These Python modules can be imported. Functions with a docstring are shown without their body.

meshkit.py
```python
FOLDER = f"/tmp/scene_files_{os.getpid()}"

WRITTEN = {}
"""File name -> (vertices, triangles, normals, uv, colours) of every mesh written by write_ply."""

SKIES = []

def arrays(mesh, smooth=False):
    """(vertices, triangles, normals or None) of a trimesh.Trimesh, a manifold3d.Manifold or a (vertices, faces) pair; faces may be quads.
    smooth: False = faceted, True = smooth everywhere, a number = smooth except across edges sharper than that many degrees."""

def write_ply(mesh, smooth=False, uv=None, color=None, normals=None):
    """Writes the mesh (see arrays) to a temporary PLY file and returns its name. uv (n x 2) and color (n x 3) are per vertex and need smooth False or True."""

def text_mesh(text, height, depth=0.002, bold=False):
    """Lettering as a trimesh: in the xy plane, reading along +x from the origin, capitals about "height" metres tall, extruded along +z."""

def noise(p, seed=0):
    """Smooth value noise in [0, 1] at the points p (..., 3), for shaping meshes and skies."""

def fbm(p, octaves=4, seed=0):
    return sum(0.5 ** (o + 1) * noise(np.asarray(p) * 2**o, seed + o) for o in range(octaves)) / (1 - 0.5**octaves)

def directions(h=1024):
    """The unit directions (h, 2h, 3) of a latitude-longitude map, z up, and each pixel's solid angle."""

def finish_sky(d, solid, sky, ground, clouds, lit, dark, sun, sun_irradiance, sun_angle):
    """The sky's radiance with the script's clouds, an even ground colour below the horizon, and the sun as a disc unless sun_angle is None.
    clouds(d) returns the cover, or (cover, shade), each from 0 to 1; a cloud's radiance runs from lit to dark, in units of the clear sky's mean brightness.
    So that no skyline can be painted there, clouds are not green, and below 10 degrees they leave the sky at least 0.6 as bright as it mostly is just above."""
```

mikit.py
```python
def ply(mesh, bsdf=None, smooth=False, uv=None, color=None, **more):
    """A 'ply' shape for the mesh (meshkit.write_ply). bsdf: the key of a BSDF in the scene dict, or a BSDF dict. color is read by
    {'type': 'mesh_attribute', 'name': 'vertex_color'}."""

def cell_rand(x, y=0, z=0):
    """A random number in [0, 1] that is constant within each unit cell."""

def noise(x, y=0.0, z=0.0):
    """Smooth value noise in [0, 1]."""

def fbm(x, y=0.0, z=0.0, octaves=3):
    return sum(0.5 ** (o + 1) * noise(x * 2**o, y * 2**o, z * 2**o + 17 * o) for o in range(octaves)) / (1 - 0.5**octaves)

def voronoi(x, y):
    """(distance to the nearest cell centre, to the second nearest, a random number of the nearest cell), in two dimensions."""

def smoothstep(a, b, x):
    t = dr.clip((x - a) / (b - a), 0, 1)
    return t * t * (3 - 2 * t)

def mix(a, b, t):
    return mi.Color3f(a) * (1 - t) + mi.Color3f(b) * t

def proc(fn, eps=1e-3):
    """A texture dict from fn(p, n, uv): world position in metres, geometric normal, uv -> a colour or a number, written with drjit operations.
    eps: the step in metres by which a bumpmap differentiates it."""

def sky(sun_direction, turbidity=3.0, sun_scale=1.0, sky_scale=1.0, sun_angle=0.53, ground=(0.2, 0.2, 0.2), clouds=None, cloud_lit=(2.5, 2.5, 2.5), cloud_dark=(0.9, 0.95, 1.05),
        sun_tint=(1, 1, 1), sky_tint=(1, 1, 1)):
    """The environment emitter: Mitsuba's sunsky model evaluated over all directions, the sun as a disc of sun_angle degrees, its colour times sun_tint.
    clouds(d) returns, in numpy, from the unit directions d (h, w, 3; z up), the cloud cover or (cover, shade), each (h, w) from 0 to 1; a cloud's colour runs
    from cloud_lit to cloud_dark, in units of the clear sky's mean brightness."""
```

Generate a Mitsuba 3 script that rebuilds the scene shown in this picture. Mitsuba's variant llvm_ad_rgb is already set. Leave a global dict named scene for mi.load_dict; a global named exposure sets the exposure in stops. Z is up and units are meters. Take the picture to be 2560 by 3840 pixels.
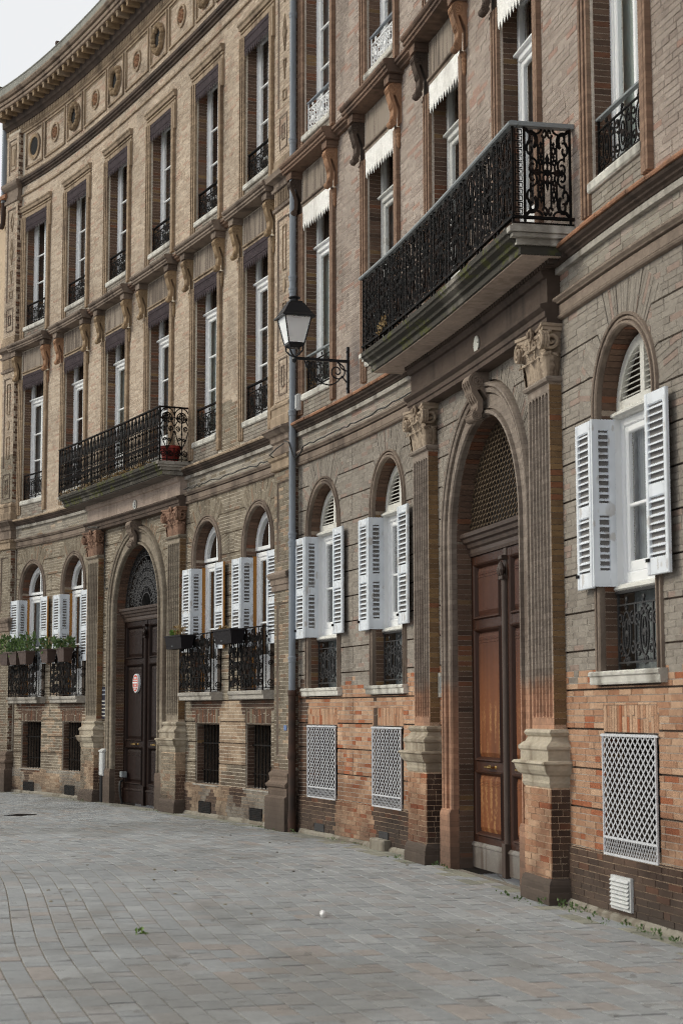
import math, random
import numpy as np, trimesh, shapely, drjit as dr
import shapely.affinity as aff
from shapely.geometry import Polygon, LineString, Point, box as sbox
from shapely.ops import unary_union
import mitsuba as mi, mikit, meshkit
from mikit import noise, fbm, smoothstep, mix, cell_rand
T = mi.ScalarTransform4f
scene, labels = {}, {}

# ------------------------------------------------------------------ camera, sky, exposure
EYE, PITCH, ROLL, FPX = np.array([0, 0, 1.6]), 0.11385, -0.00171, 6577.74
fw = np.array([0, math.cos(PITCH), math.sin(PITCH)])
up0 = np.array([0, -math.sin(PITCH), math.cos(PITCH)])
up = up0 * math.cos(ROLL) - np.array([1, 0, 0]) * math.sin(ROLL)
scene['camera'] = {'type': 'thinlens', 'fov': math.degrees(2 * math.atan(1280 / FPX)), 'fov_axis': 'x', 'aperture_radius': 0.0105,
                   'focus_distance': 21.0, 'near_clip': 0.5, 'far_clip': 2000.0,
                   'to_world': T().look_at(origin=EYE.tolist(), target=(EYE + fw).tolist(), up=up.tolist())}
SUN = (-0.88, 0.10, 0.55)
scene['daylight'] = mikit.sky(SUN, turbidity=3, sun_scale=0.30, sun_angle=26, clouds=lambda d: 1.0, cloud_lit=(1.86, 1.89, 1.92), sun_tint=(.80, .95, 1.16))
exposure = 2.5

# ------------------------------------------------------------------ the crescent's plan: s along the wall, d out of the wall, z up
def heading(s):
    s = np.clip(s, -14.6, 11.6)
    return 1.2146 + .02141 * s + .5 * .0021 * s**2 - .81479e-4 * s**3 - 9.70723e-6 * s**4
P2 = (0.02141, 0.0021)
_S = np.linspace(-40, 40, 8001)
_a = heading(_S)
_X = np.concatenate([[0], np.cumsum((np.cos(_a)[1:] + np.cos(_a)[:-1]) / 2 * np.diff(_S))])
_Y = np.concatenate([[0], np.cumsum(-(np.sin(_a)[1:] + np.sin(_a)[:-1]) / 2 * np.diff(_S))])
_X += -.33146 - _X[4000]; _Y += 23.33807 - _Y[4000]
def bend(V):
    V = np.asarray(V, float)
    s, y = V[:, 0], V[:, 1]
    a = heading(s)
    return np.stack([np.interp(s, _S, _X) + np.sin(a) * y, np.interp(s, _S, _Y) + np.cos(a) * y, V[:, 2]], 1)
def project(W):
    q = W - EYE
    dep = q @ fw
    return 1280 + FPX * q[:, 0] / dep, 1920 - FPX * (q @ up0) / dep, dep

# ------------------------------------------------------------------ mesh helpers (local x = s, y = -d, z)
class M:
    def __init__(self): self.v, self.f, self.uv, self.n = [], [], [], 0
    def add(self, VF, uv=None):
        V, F = np.asarray(VF[0], float), np.asarray(VF[1], int)
        if len(V) == 0: return self
        if F.shape[1] == 4: F = np.vstack([F[:, [0, 1, 2]], F[:, [0, 2, 3]]])
        self.v.append(V); self.f.append(F + self.n); self.n += len(V)
        if uv is not None: self.uv.append(np.broadcast_to(uv, (len(V), 2)))
        return self
    def get(self): return np.vstack(self.v), np.vstack(self.f), (np.vstack(self.uv) if self.uv else None)
counts = {}
def num(k):
    n = counts.get(k, 0); counts[k] = n + 1
    return k if n == 0 else f'{k}_{n:03d}'
def put(key, m, bsdf, smooth=False, bent=True, kind=None):
    if isinstance(m, tuple): m = M().add(m)
    if m.n == 0: return None
    key = num(key)
    V, F, uv = m.get()
    scene[key] = mikit.ply((bend(V) if bent else V, F), bsdf, smooth=smooth, uv=uv)
    if kind: labels[key] = {'kind': kind}
    return key
def thing(base, label, cat, group=None):
    k = num(base); labels[k] = {'label': label, 'category': cat}
    if group: labels[k]['group'] = group
    return k
Q = np.array([[0, 1, 3, 2], [4, 6, 7, 5], [0, 4, 5, 1], [2, 3, 7, 6], [0, 2, 6, 4], [1, 5, 7, 3]])
def box(x0, x1, d0, d1, z0, z1, step=.5):
    n = max(1, int(math.ceil((x1 - x0) / step)))
    if n == 1:
        return np.array([[x, -d, z] for x in (x0, x1) for d in (d0, d1) for z in (z0, z1)], float), Q
    return ext_x([(d0, z0), (d1, z0), (d1, z1), (d0, z1)], x0, x1, step)
def cbox(x0, x1, d0, d1, z0, z1, c=.006):
    """box with chamfered front edges"""
    V = [[x0, -d0, z0], [x1, -d0, z0], [x1, -d0, z1], [x0, -d0, z1], [x0, -d1 + c, z0], [x1, -d1 + c, z0], [x1, -d1 + c, z1], [x0, -d1 + c, z1],
         [x0 + c, -d1, z0 + c], [x1 - c, -d1, z0 + c], [x1 - c, -d1, z1 - c], [x0 + c, -d1, z1 - c]]
    F = [[8, 9, 10, 11]] + [[i, (i + 1) % 4, (i + 1) % 4 + 4, i + 4] for i in range(4)] + [[i + 4, (i + 1) % 4 + 4, (i + 1) % 4 + 8, i + 8] for i in range(4)]
    return np.array(V, float), np.array(F)
def tri(poly):
    v, f = trimesh.creation.triangulate_polygon(poly, engine='earcut')
    return np.asarray(v), np.asarray(f)
def parts(g):
    if g.is_empty: return []
    return [p for p in getattr(g, 'geoms', [g]) if p.geom_type == 'Polygon' and p.area > 1e-6]
def prism1(poly, d0, d1):
    m = M(); v, f = tri(poly)
    m.add((np.column_stack([v[:, 0], np.full(len(v), -d1), v[:, 1]]), f))
    for r in [poly.exterior] + list(poly.interiors):
        c = np.array(r.coords)[:-1]; n = len(c)
        V = np.vstack([np.column_stack([c[:, 0], np.full(n, -d1), c[:, 1]]), np.column_stack([c[:, 0], np.full(n, -d0), c[:, 1]])])
        i = np.arange(n); j = (i + 1) % n
        m.add((V, np.column_stack([i, j, j + n, i + n])))
    return m.get()[:2]
def slab(g, d0, d1, step=.6):
    """the region g of the (s, z) plane as a slab between the depths d0 and d1, cut into strips so that it can bend"""
    m = M()
    for p in parts(g):
        x0, _, x1, _ = p.bounds
        n = max(1, int(math.ceil((x1 - x0) / step)))
        for k in range(n):
            q = p if n == 1 else p.intersection(sbox(x0 + (x1 - x0) * k / n, -1, x0 + (x1 - x0) * (k + 1) / n, 40))
            for r in parts(q): m.add(prism1(r, d0, d1))
    return m.get()[:2] if m.n else (np.zeros((0, 3)), np.zeros((0, 3), int))
def ext_x(prof, x0, x1, step=.45):
    """a closed profile [(d, z)] run along the wall"""
    pr = np.array(prof, float); n = len(pr)
    k = max(1, int(math.ceil((x1 - x0) / step)))
    xs = np.linspace(x0, x1, k + 1)
    V = np.vstack([np.column_stack([np.full(n, x), -pr[:, 0], pr[:, 1]]) for x in xs])
    i = np.arange(n); j = (i + 1) % n
    F = np.vstack([np.column_stack([i + a * n, j + a * n, j + (a + 1) * n, i + (a + 1) * n]) for a in range(k)])
    m = M().add((V, F))
    v, f = tri(Polygon(pr))
    for x in (x0, x1): m.add((np.column_stack([np.full(len(v), x), -v[:, 0], v[:, 1]]), f))
    return m.get()[:2]
def moulding(prof, x0, x1, step=.45, ret=0.0):
    """profile from the wall outwards; prof lists (d, z) of the face from the bottom to the top, closed back to d = -0.01; ends return to the wall square"""
    return ext_x([(-.01, prof[0][1])] + list(prof) + [(-.01, prof[-1][1])], x0, x1, step)
def sweep(prof, path, closed=False):
    """profile [(offset to the left normal, d)] along a path in the (s, z) plane"""
    p = np.array(path, float); t = np.gradient(p, axis=0); t /= np.linalg.norm(t, axis=1, keepdims=True)
    nrm = np.column_stack([-t[:, 1], t[:, 0]])
    pr = np.array(prof, float); n = len(pr)
    V = np.vstack([np.column_stack([p[i, 0] + nrm[i, 0] * pr[:, 0], -pr[:, 1], p[i, 1] + nrm[i, 1] * pr[:, 0]]) for i in range(len(p))])
    i = np.arange(n - 1)
    F = np.vstack([np.column_stack([i + a * n, i + 1 + a * n, i + 1 + (a + 1) * n, i + (a + 1) * n]) for a in range(len(p) - 1)])
    return V, F
def tube(pts, r, sides=5):
    p = np.asarray(pts, float); t = np.gradient(p, axis=0); t /= np.linalg.norm(t, axis=1, keepdims=True) + 1e-12
    ref = np.array([0.0, 1, 0]) if abs(t[:, 1]).max() < .95 else np.array([1.0, 0.1, 0])
    a = np.cross(t, ref); a /= np.linalg.norm(a, axis=1, keepdims=True) + 1e-12
    b = np.cross(t, a); ang = (np.arange(sides) + .5) * 2 * np.pi / sides
    r = np.broadcast_to(r, (len(p),))
    V = p[:, None] + r[:, None, None] * (np.cos(ang)[None, :, None] * a[:, None] + np.sin(ang)[None, :, None] * b[:, None])
    i, j = np.meshgrid(np.arange(len(p) - 1), np.arange(sides), indexing='ij')
    F = np.stack([i * sides + j, i * sides + (j + 1) % sides, (i + 1) * sides + (j + 1) % sides, (i + 1) * sides + j], -1).reshape(-1, 4)
    n = len(p) * sides
    V = np.vstack([V.reshape(-1, 3), p[:1], p[-1:]])
    k = np.arange(sides)
    caps = np.vstack([np.column_stack([k, (k + 1) % sides, np.full(sides, n)]), np.column_stack([k + n - sides, (k + 1) % sides + n - sides, np.full(sides, n + 1)])])
    F = np.vstack([F[:, [0, 1, 2]], F[:, [0, 2, 3]], caps])
    return V, F
def lathe(prof, c, sides=12, axis=2):
    pr = np.array(prof, float); a = np.arange(sides) * 2 * np.pi / sides
    V = np.stack([np.outer(pr[:, 0], np.cos(a)), np.outer(pr[:, 0], np.sin(a)), np.repeat(pr[:, 1][:, None], sides, 1)], -1)
    i, j = np.meshgrid(np.arange(len(pr) - 1), np.arange(sides), indexing='ij')
    F = np.stack([i * sides + j, i * sides + (j + 1) % sides, (i + 1) * sides + (j + 1) % sides, (i + 1) * sides + j], -1).reshape(-1, 4)
    V = V.reshape(-1, 3)
    if axis == 1: V = V[:, [0, 2, 1]] * [1, -1, 1]
    return V + np.array(c, float), F
def arc(cx, cz, r, a0, a1, n=10, rz=None):
    a = np.radians(np.linspace(a0, a1, n)); return np.column_stack([cx + r * np.cos(a), cz + (rz or r) * np.sin(a)])
def spiral(cx, cz, r0, r1, a0, a1, n=16):
    a = np.radians(np.linspace(a0, a1, n)); r = np.linspace(r0, r1, n)
    return np.column_stack([cx + r * np.cos(a), cz + r * np.sin(a)])
def on_front(p, d): p = np.asarray(p, float); return np.column_stack([p[:, 0], np.full(len(p), -d), p[:, 1]])
def on_end(p, s): p = np.asarray(p, float); return np.column_stack([np.full(len(p), s), -p[:, 0], p[:, 1]])
def arch_poly(c, hw, z0, zs, n=40, grow=0.0):
    a = np.linspace(0, math.pi, n)
    return Polygon([(c - hw - grow, z0), (c + hw + grow, z0)] + [(c + (hw + grow) * math.cos(t), zs + (hw + grow) * math.sin(t)) for t in a])
def arch_path(c, r, z0, zs, n=28):
    a = np.linspace(0, math.pi, n)
    R = [(c + r * math.cos(t), zs + r * math.sin(t)) for t in a]
    zz = np.linspace(z0, zs, 6)[:-1]
    return [(c + r, z) for z in zz] + R + [(c - r, z) for z in zz[::-1]]

# ------------------------------------------------------------------ materials
def grain(p, k): return noise(p.x * k, p.y * k, p.z * k)
def streak(p, k=9.0, kz=.7): return noise(p.x * k, p.y * k, p.z * kz)
def add_mat(name, fn, rough=.85, bump=None, **kw):
    b = {'type': 'principled', 'base_color': mikit.proc(fn) if callable(fn) else {'type': 'rgb', 'value': list(fn)}, 'roughness': rough, 'specular': .3, **kw}
    if bump: b = {'type': 'bumpmap', 'arbitrary': mikit.proc(bump[0], eps=bump[2] if len(bump) > 2 else 2e-3), 'scale': bump[1], 'bsdf': b}
    scene[name] = {'type': 'twosided', 'bsdf': b}
    return name
C = lambda *v: mi.Color3f(*v)
#        low tone            high tone           accent
PAL = [((.40, .31, .235), (.53, .435, .34), (.44, .31, .235)),     # 0 left, upper storeys
       ((.185, .15, .11), (.275, .235, .18), (.24, .165, .115)),    # 1 left, ground floor
       ((.305, .245, .21), (.40, .335, .29), (.35, .23, .185)),  # 2 right, upper storeys
       ((.235, .205, .175), (.295, .262, .225), (.285, .215, .18)), # 3 right, ground floor with grey patina
       ((.35, .175, .102), (.50, .325, .215), (.34, .12, .058)),     # 4 right, cleaned bricks low down
       ((.075, .048, .036), (.125, .078, .055), (.16, .075, .045)), # 5 sooty plinth; dirt and painted shade on pedestal sides
       ((.32, .23, .16), (.43, .325, .23), (.30, .195, .125)),      # 6 left, low down
       ((.16, .10, .055), (.25, .155, .075), (.22, .095, .05)),     # 7 ochre pilaster sides
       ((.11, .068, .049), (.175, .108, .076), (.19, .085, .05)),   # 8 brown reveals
       ((.25, .22, .185), (.33, .30, .255), (.28, .235, .19))]      # 9 greyed bricks under ledges
def brick_colour(p, n, uv):
    u = uv.x; k = uv.y * 10
    lo, hi, ac = C(0, 0, 0), C(0, 0, 0), C(0, 0, 0)
    for i, (a, b, c) in enumerate(PAL):
        w = (k >= i) & (k < i + 1)
        lo = dr.select(w, C(*a), lo); hi = dr.select(w, C(*b), hi); ac = dr.select(w, C(*c), ac)
    col = mix(lo, hi, dr.clip(u * 1.18, 0, 1))
    col = dr.select(u > .91, ac, col)
    g = grain(p, 70.0) * .5 + grain(p, 23.0) * .5
    big = fbm(p.x * .8, p.y * .8, p.z * .8)
    col = col * (.74 + .40 * g) * (.72 + .42 * big)
    soot = smoothstep(.50, .78, fbm(p.x * 2.3 + 5, p.y * 2.3, p.z * .55, octaves=3))
    col = mix(col, col * C(.50, .49, .49), soot * .65)
    wash = smoothstep(.38, .62, fbm(p.x * 1.4, p.y * 1.4, p.z * 1.9 + 7)) * (1 - smoothstep(.5, 1.7, p.z))
    col = mix(col, col * C(.42, .36, .34), wash * .75)
    grime = (1 - smoothstep(.02, .55, p.z)) * (.35 + .65 * grain(p, 3.0))
    return mix(col, C(.055, .046, .040), grime * .72)
add_mat('brick', brick_colour, .9)
def mortar_fn(base, dark=.55):
    def fn(p, n, uv):
        g = grain(p, 45.0); s = fbm(p.x * 1.7, p.y * 1.7, p.z * .6)
        c = C(*base) * (.75 + .4 * g)
        c = mix(c, c * dark, smoothstep(.42, .7, s))
        return mix(c, C(.05, .042, .036), (1 - smoothstep(.02, .5, p.z)) * .7)
    return fn
add_mat('mortar_warm', mortar_fn((.58, .52, .43), .75), .95)
add_mat('mortar_pink', mortar_fn((.55, .48, .41), .7), .95)
add_mat('mortar_grey', mortar_fn((.32, .285, .25), .7), .95)
add_mat('mortar_reveal', mortar_fn((.30, .24, .19), .6), .95)
add_mat('mortar_low', mortar_fn((.52, .39, .28), .7), .95)
add_mat('joint_dark', mortar_fn((.15, .115, .09)), .95)
def stone_fn(base, dirt=(.06, .052, .043), amt=.6, k=1.0):
    def fn(p, n, uv):
        g = grain(p, 60.0) * .5 + grain(p, 19.0) * .5
        s = smoothstep(.44, .72, fbm(p.x * 3 * k, p.y * 3 * k, p.z * 1.1 * k) * .75 + .25 * streak(p, 16.0, .9))
        low = (1 - smoothstep(.05, .5, p.z)) * .6
        return mix(C(*base) * (.78 + .42 * g), C(*dirt), dr.clip(s * amt + low, 0, .93))
    return fn
gb = lambda p, n, uv: grain(p, 60.0) * .5 + grain(p, 22.0) * .5
add_mat('stone_cream', stone_fn((.37, .325, .255), (.12, .088, .06), .65), .9, (gb, .006))
add_mat('stone_white', stone_fn((.55, .535, .49), (.14, .125, .105), .75), .9, (gb, .006))
add_mat('stone_grey', stone_fn((.36, .335, .30), (.085, .072, .058), .7), .9, (gb, .005))
add_mat('trim_warm', stone_fn((.315, .24, .17), (.09, .064, .045), .7), .88, (gb, .003))
add_mat('trim_red', stone_fn((.185, .118, .085), (.06, .042, .034), .75), .88, (gb, .003))
add_mat('cornice_brown', stone_fn((.25, .19, .145), (.07, .05, .04), .8), .88, (gb, .003))
add_mat('trim_taupe', stone_fn((.215, .168, .135), (.07, .052, .042), .75), .88, (gb, .003))
add_mat('trim_brown', stone_fn((.082, .059, .047), (.036, .027, .022), .7), .88, (gb, .003))
add_mat('clay_tile', stone_fn((.29, .145, .085), (.11, .07, .05), .65), .85, (gb, .003))
add_mat('capital_grey', stone_fn((.36, .285, .215), (.10, .068, .048), .7, 2.), .85, (gb, .003))
add_mat('capital_red', stone_fn((.26, .155, .108), (.11, .066, .046), .65, 2.), .85, (gb, .003))
add_mat('console_clay', stone_fn((.33, .185, .11), (.12, .075, .05), .55, 2.), .85, (gb, .003))
add_mat('console_tan', stone_fn((.29, .205, .125), (.11, .075, .05), .6, 2.), .85, (gb, .003))
def slab_fn(p, n, uv):
    g = grain(p, 40.0)
    base = C(.25, .23, .20) * (.7 + .5 * g)
    wet = smoothstep(.15, .46, fbm(p.x * 3.1, p.y * 3.1, p.z * 2))
    moss = smoothstep(.5, .66, grain(p, 6.0)) * smoothstep(.4, .6, grain(p, 25.0))
    c = mix(base, C(.035, .032, .026), wet * .93)
    return mix(c, C(.075, .08, .02), moss * .75)
add_mat('balcony_edge', slab_fn, .9, (gb, .012))
add_mat('soffit', stone_fn((.42, .335, .28), (.15, .11, .085), .45, .6), .9)
add_mat('soffit_grey', stone_fn((.15, .13, .115), (.07, .058, .05), .5, .6), .9)
def paint_fn(base, under, amt):
    def fn(p, n, uv):
        w = smoothstep(.66, .74, noise(p.x * 30, p.y * 30, p.z * 9)) * smoothstep(.45, .6, grain(p, 3.0))
        d = smoothstep(.5, .8, streak(p, 14.0, 1.3))
        c = C(*base) * (.93 + .1 * grain(p, 12.0))
        c = mix(c, c * C(.80, .80, .80), d * .5)
        return mix(c, C(*under), w * amt)
    return fn
add_mat('paint_white', paint_fn((.70, .735, .785), (.40, .35, .30), .5), .45)
add_mat('paint_worn', paint_fn((.65, .69, .74), (.38, .33, .28), .55), .55)
add_mat('paint_cream', paint_fn((.60, .59, .55), (.35, .32, .28), .5), .55)
add_mat('paint_amber', paint_fn((.42, .19, .045), (.2, .1, .03), .4), .5)
add_mat('slot_shade', (.17, .16, .155), .8)  # painted shade for the gaps between shutter slats
add_mat('window_white', (.78, .79, .80), .35)
add_mat('window_old', paint_fn((.62, .62, .60), (.36, .33, .29), .6), .5)
add_mat('iron', lambda p, n, uv: mix(C(.005, .0045, .0045), C(.016, .010, .008), smoothstep(.5, .75, grain(p, 18.0))), .68, specular=.12)
add_mat('iron_grey', (.032, .031, .032), .5)
add_mat('zinc_dark', lambda p, n, uv: C(.048, .036, .041) * (.7 + .6 * grain(p, 14.0)), .75, specular=.1)
add_mat('valance_white', stone_fn((.80, .79, .76), (.34, .31, .27), .4, .8), .75)
add_mat('pipe_zinc', lambda p, n, uv: C(.235, .265, .305) * (.75 + .35 * streak(p, 12.0, 1.2)), .45)
add_mat('gutter_grey', stone_fn((.25, .25, .225), (.11, .105, .09), .6), .8)
add_mat('pipe_iron', lambda p, n, uv: mix(C(.075, .038, .026), C(.035, .026, .022), grain(p, 9.0)), .7)
add_mat('rail_grey', (.23, .25, .26), .4)
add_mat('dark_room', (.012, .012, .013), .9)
add_mat('blind_green', lambda p, n, uv: C(.36, .42, .40) * (.92 + .1 * streak(p, 30.0, .4)), .8)
add_mat('curtain_dim', lambda p, n, uv: C(.20, .22, .225) * (.7 + .5 * streak(p, 40.0, .3)), .9)
add_mat('blind_slat', lambda p, n, uv: C(.24, .24, .225) * (.5 + .6 * smoothstep(.3, .5, dr.abs(p.z * 14 - dr.floor(p.z * 14) - .5))), .8)
scene['glass'] = {'type': 'thindielectric', 'int_ior': 1.65}
def wood_fn(p, n, uv):
    g = noise(p.x * 60, p.y * 60, p.z * 2.5)
    f = noise(p.x * 20, p.y * 20, p.z * 1.1)
    c = mix(C(.026, .0098, .0056), C(.050, .0175, .0085), g * .5 + f * .5)
    return c
add_mat('door_wood', wood_fn, .5)
def panel_fn(p, n, uv):
    g = noise(p.x * 110, p.y * 110, p.z * 3.0); f = noise(p.x * 17, p.y * 17, p.z * .9)
    c = mix(C(.036, .0125, .007), C(.075, .024, .011), g * .5 + f * .5)
    hgt = (1 - smoothstep(1.5, 2.5, p.z))
    c = mix(c, C(.17, .054, .015) * (.7 + .6 * f), hgt * .8)
    pale = smoothstep(.48, .85, noise(p.x * 24, p.y * 24, p.z * 2.6) * .7 + .3 * grain(p, 40.0)) * (1 - smoothstep(1.45, 2.0, p.z))
    return mix(c, C(.36, .19, .075), pale * .6)
add_mat('door_panel', panel_fn, .6)
add_mat('door_base', stone_fn((.24, .23, .215), (.07, .05, .04), .5, 1.), .6)
add_mat('door_transom', lambda p, n, uv: mix(C(.045, .030, .024), C(.075, .052, .042), streak(p, 20.0, 6.0)), .5)
add_mat('door_dark', lambda p, n, uv: mix(C(.011, .0055, .0042), C(.019, .0088, .0065), streak(p, 30.0, 1.5)), .5, specular=.14)
add_mat('brass', (.72, .48, .16), .25, metallic=1.0)
add_mat('bronze_mesh', (.16, .115, .075), .45, metallic=.5)
add_mat('grille_white', (.52, .53, .56), .5)
add_mat('plastic_white', lambda p, n, uv: C(.56, .57, .57) * (.82 + .2 * streak(p, 20.0, 2.0)), .4)
add_mat('lamp_black', (.013, .014, .017), .32)
scene['lamp_glass'] = {'type': 'twosided', 'bsdf': {'type': 'principled', 'base_color': {'type': 'rgb', 'value': [.80, .81, .82]}, 'roughness': .15, 'specular': .6}}
add_mat('lamp_tube', (.62, .61, .60), .3)
add_mat('pot_brown', (.075, .050, .042), .55)
add_mat('pot_red', (.20, .020, .015), .5)
add_mat('planter_black', lambda p, n, uv: C(.016, .014, .016) * (.8 + .4 * grain(p, 150.0)), .6, specular=.12)
add_mat('soil', (.05, .035, .022), .95)
def leaf_fn(a, b): return lambda p, n, uv: mix(C(*a), C(*b), uv.x) * (.8 + .4 * grain(p, 30.0))
add_mat('leaf_green', leaf_fn((.04, .085, .025), (.13, .19, .07)), .6)
add_mat('leaf_light', leaf_fn((.10, .19, .04), (.19, .28, .07)), .5)
add_mat('leaf_dry', leaf_fn((.20, .12, .045), (.36, .26, .13)), .7)
add_mat('sign_red', (.52, .10, .07), .4)
add_mat('sign_white', (.72, .74, .76), .4)
add_mat('sign_dark', (.018, .019, .032), .3)
add_mat('enamel', lambda p, n, uv: mix(C(.50, .50, .45), C(.20, .16, .12), smoothstep(.45, .7, grain(p, 14.0)) * .7), .35)
add_mat('tile_blue', (.09, .16, .34), .3)
add_mat('yellow', (.60, .33, .02), .5)
add_mat('cable_black', (.02, .02, .02), .5)
add_mat('peach_render', lambda p, n, uv: C(.55, .43, .31) * (.9 + .15 * fbm(p.x, p.y, p.z)), .9)
add_mat('concrete', stone_fn((.38, .36, .31), (.13, .11, .085), .5, .8), .95, (gb, .008))
PAV = [((.25, .262, .27), (.278, .288, .294)), ((.282, .294, .30), (.318, .328, .332)), ((.262, .258, .256), (.29, .284, .28)), ((.272, .25, .236), (.295, .27, .254)), ((.20, .20, .168), (.27, .262, .215))]
def paver_fn(p, n, uv):
    u = uv.x; k = uv.y * 10
    c = C(0, 0, 0)
    for i, (a, b) in enumerate(PAV): c = dr.select((k >= i) & (k < i + 1), mix(C(*a), C(*b), u), c)
    g = grain(p, 55.0) * .5 + grain(p, 17.0) * .5
    b = fbm(p.x * .55 + 3, p.y * .55, 0.0)
    c = c * (.80 + .28 * g) * (.80 + .32 * b)
    gum = smoothstep(.90, .94, noise(p.x * 9, p.y * 9, 1.0))
    c = mix(c, C(.12, .115, .11), gum * .55)
    st = smoothstep(.55, .75, fbm(p.x * 1.3, p.y * .7, 3.0))
    return mix(c, C(.13, .125, .115), st * .4)
add_mat('paver', paver_fn, .72)
add_mat('sand', lambda p, n, uv: C(.155, .138, .115) * (.7 + .6 * grain(p, 30.0)), .95)
add_mat('litter_white', (.80, .80, .80), .7)
add_mat('litter_mix', leaf_fn((.30, .26, .18), (.05, .04, .03)), .9)

rng = np.random.default_rng(7)
def shaft_fn(a, lo, z0):
    def fn(p, n, uv):
        row = p.z / .0533; e = dr.minimum(row - dr.floor(row), 1 - (row - dr.floor(row)))
        r = cell_rand(dr.floor(row), dr.floor(p.x * 4) + dr.floor(p.y * 2.2))
        t = 1 - smoothstep(z0 - .10, z0 + .12, p.z + .18 * (grain(p, 7.0) - .5))
        c = mix(C(*a), C(*lo), t) * (.82 + .3 * r) * (.82 + .34 * grain(p, 30.0))
        c = mix(c, C(.09, .062, .048), smoothstep(.5, .8, fbm(p.x * 3, p.y * 3, p.z * .8)) * .6)
        c = mix(c * .80, c, smoothstep(.03, .10, e))
        return mix(c, C(.05, .04, .034), (1 - smoothstep(.1, .8, p.z)) * .7)
    return fn
add_mat('shaft_brick', shaft_fn((.225, .185, .155), (.36, .20, .13), 1.85), .88, (gb, .003))
add_mat('sooty_brick', shaft_fn((.15, .11, .085), (.15, .11, .085), 0.0), .9, (gb, .004))
add_mat('trim_jamb', shaft_fn((.235, .15, .105), (.235, .15, .105), 0.0), .88, (gb, .003))
add_mat('trim_jamb_tan', shaft_fn((.30, .22, .15), (.30, .22, .15), 0.0), .88, (gb, .003))
add_mat('lintel_plaster', lambda p, n, uv: mix(C(.27, .225, .185), C(.12, .095, .078), smoothstep(.35, .7, noise(p.x * 26, p.y * 26, p.z * 1.5) * .6 + .4 * fbm(p.x * 2, p.y * 2, p.z))), .9)
add_mat('shaft_left', shaft_fn((.225, .19, .148), (.26, .22, .17), 1.7), .88, (gb, .003))
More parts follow.
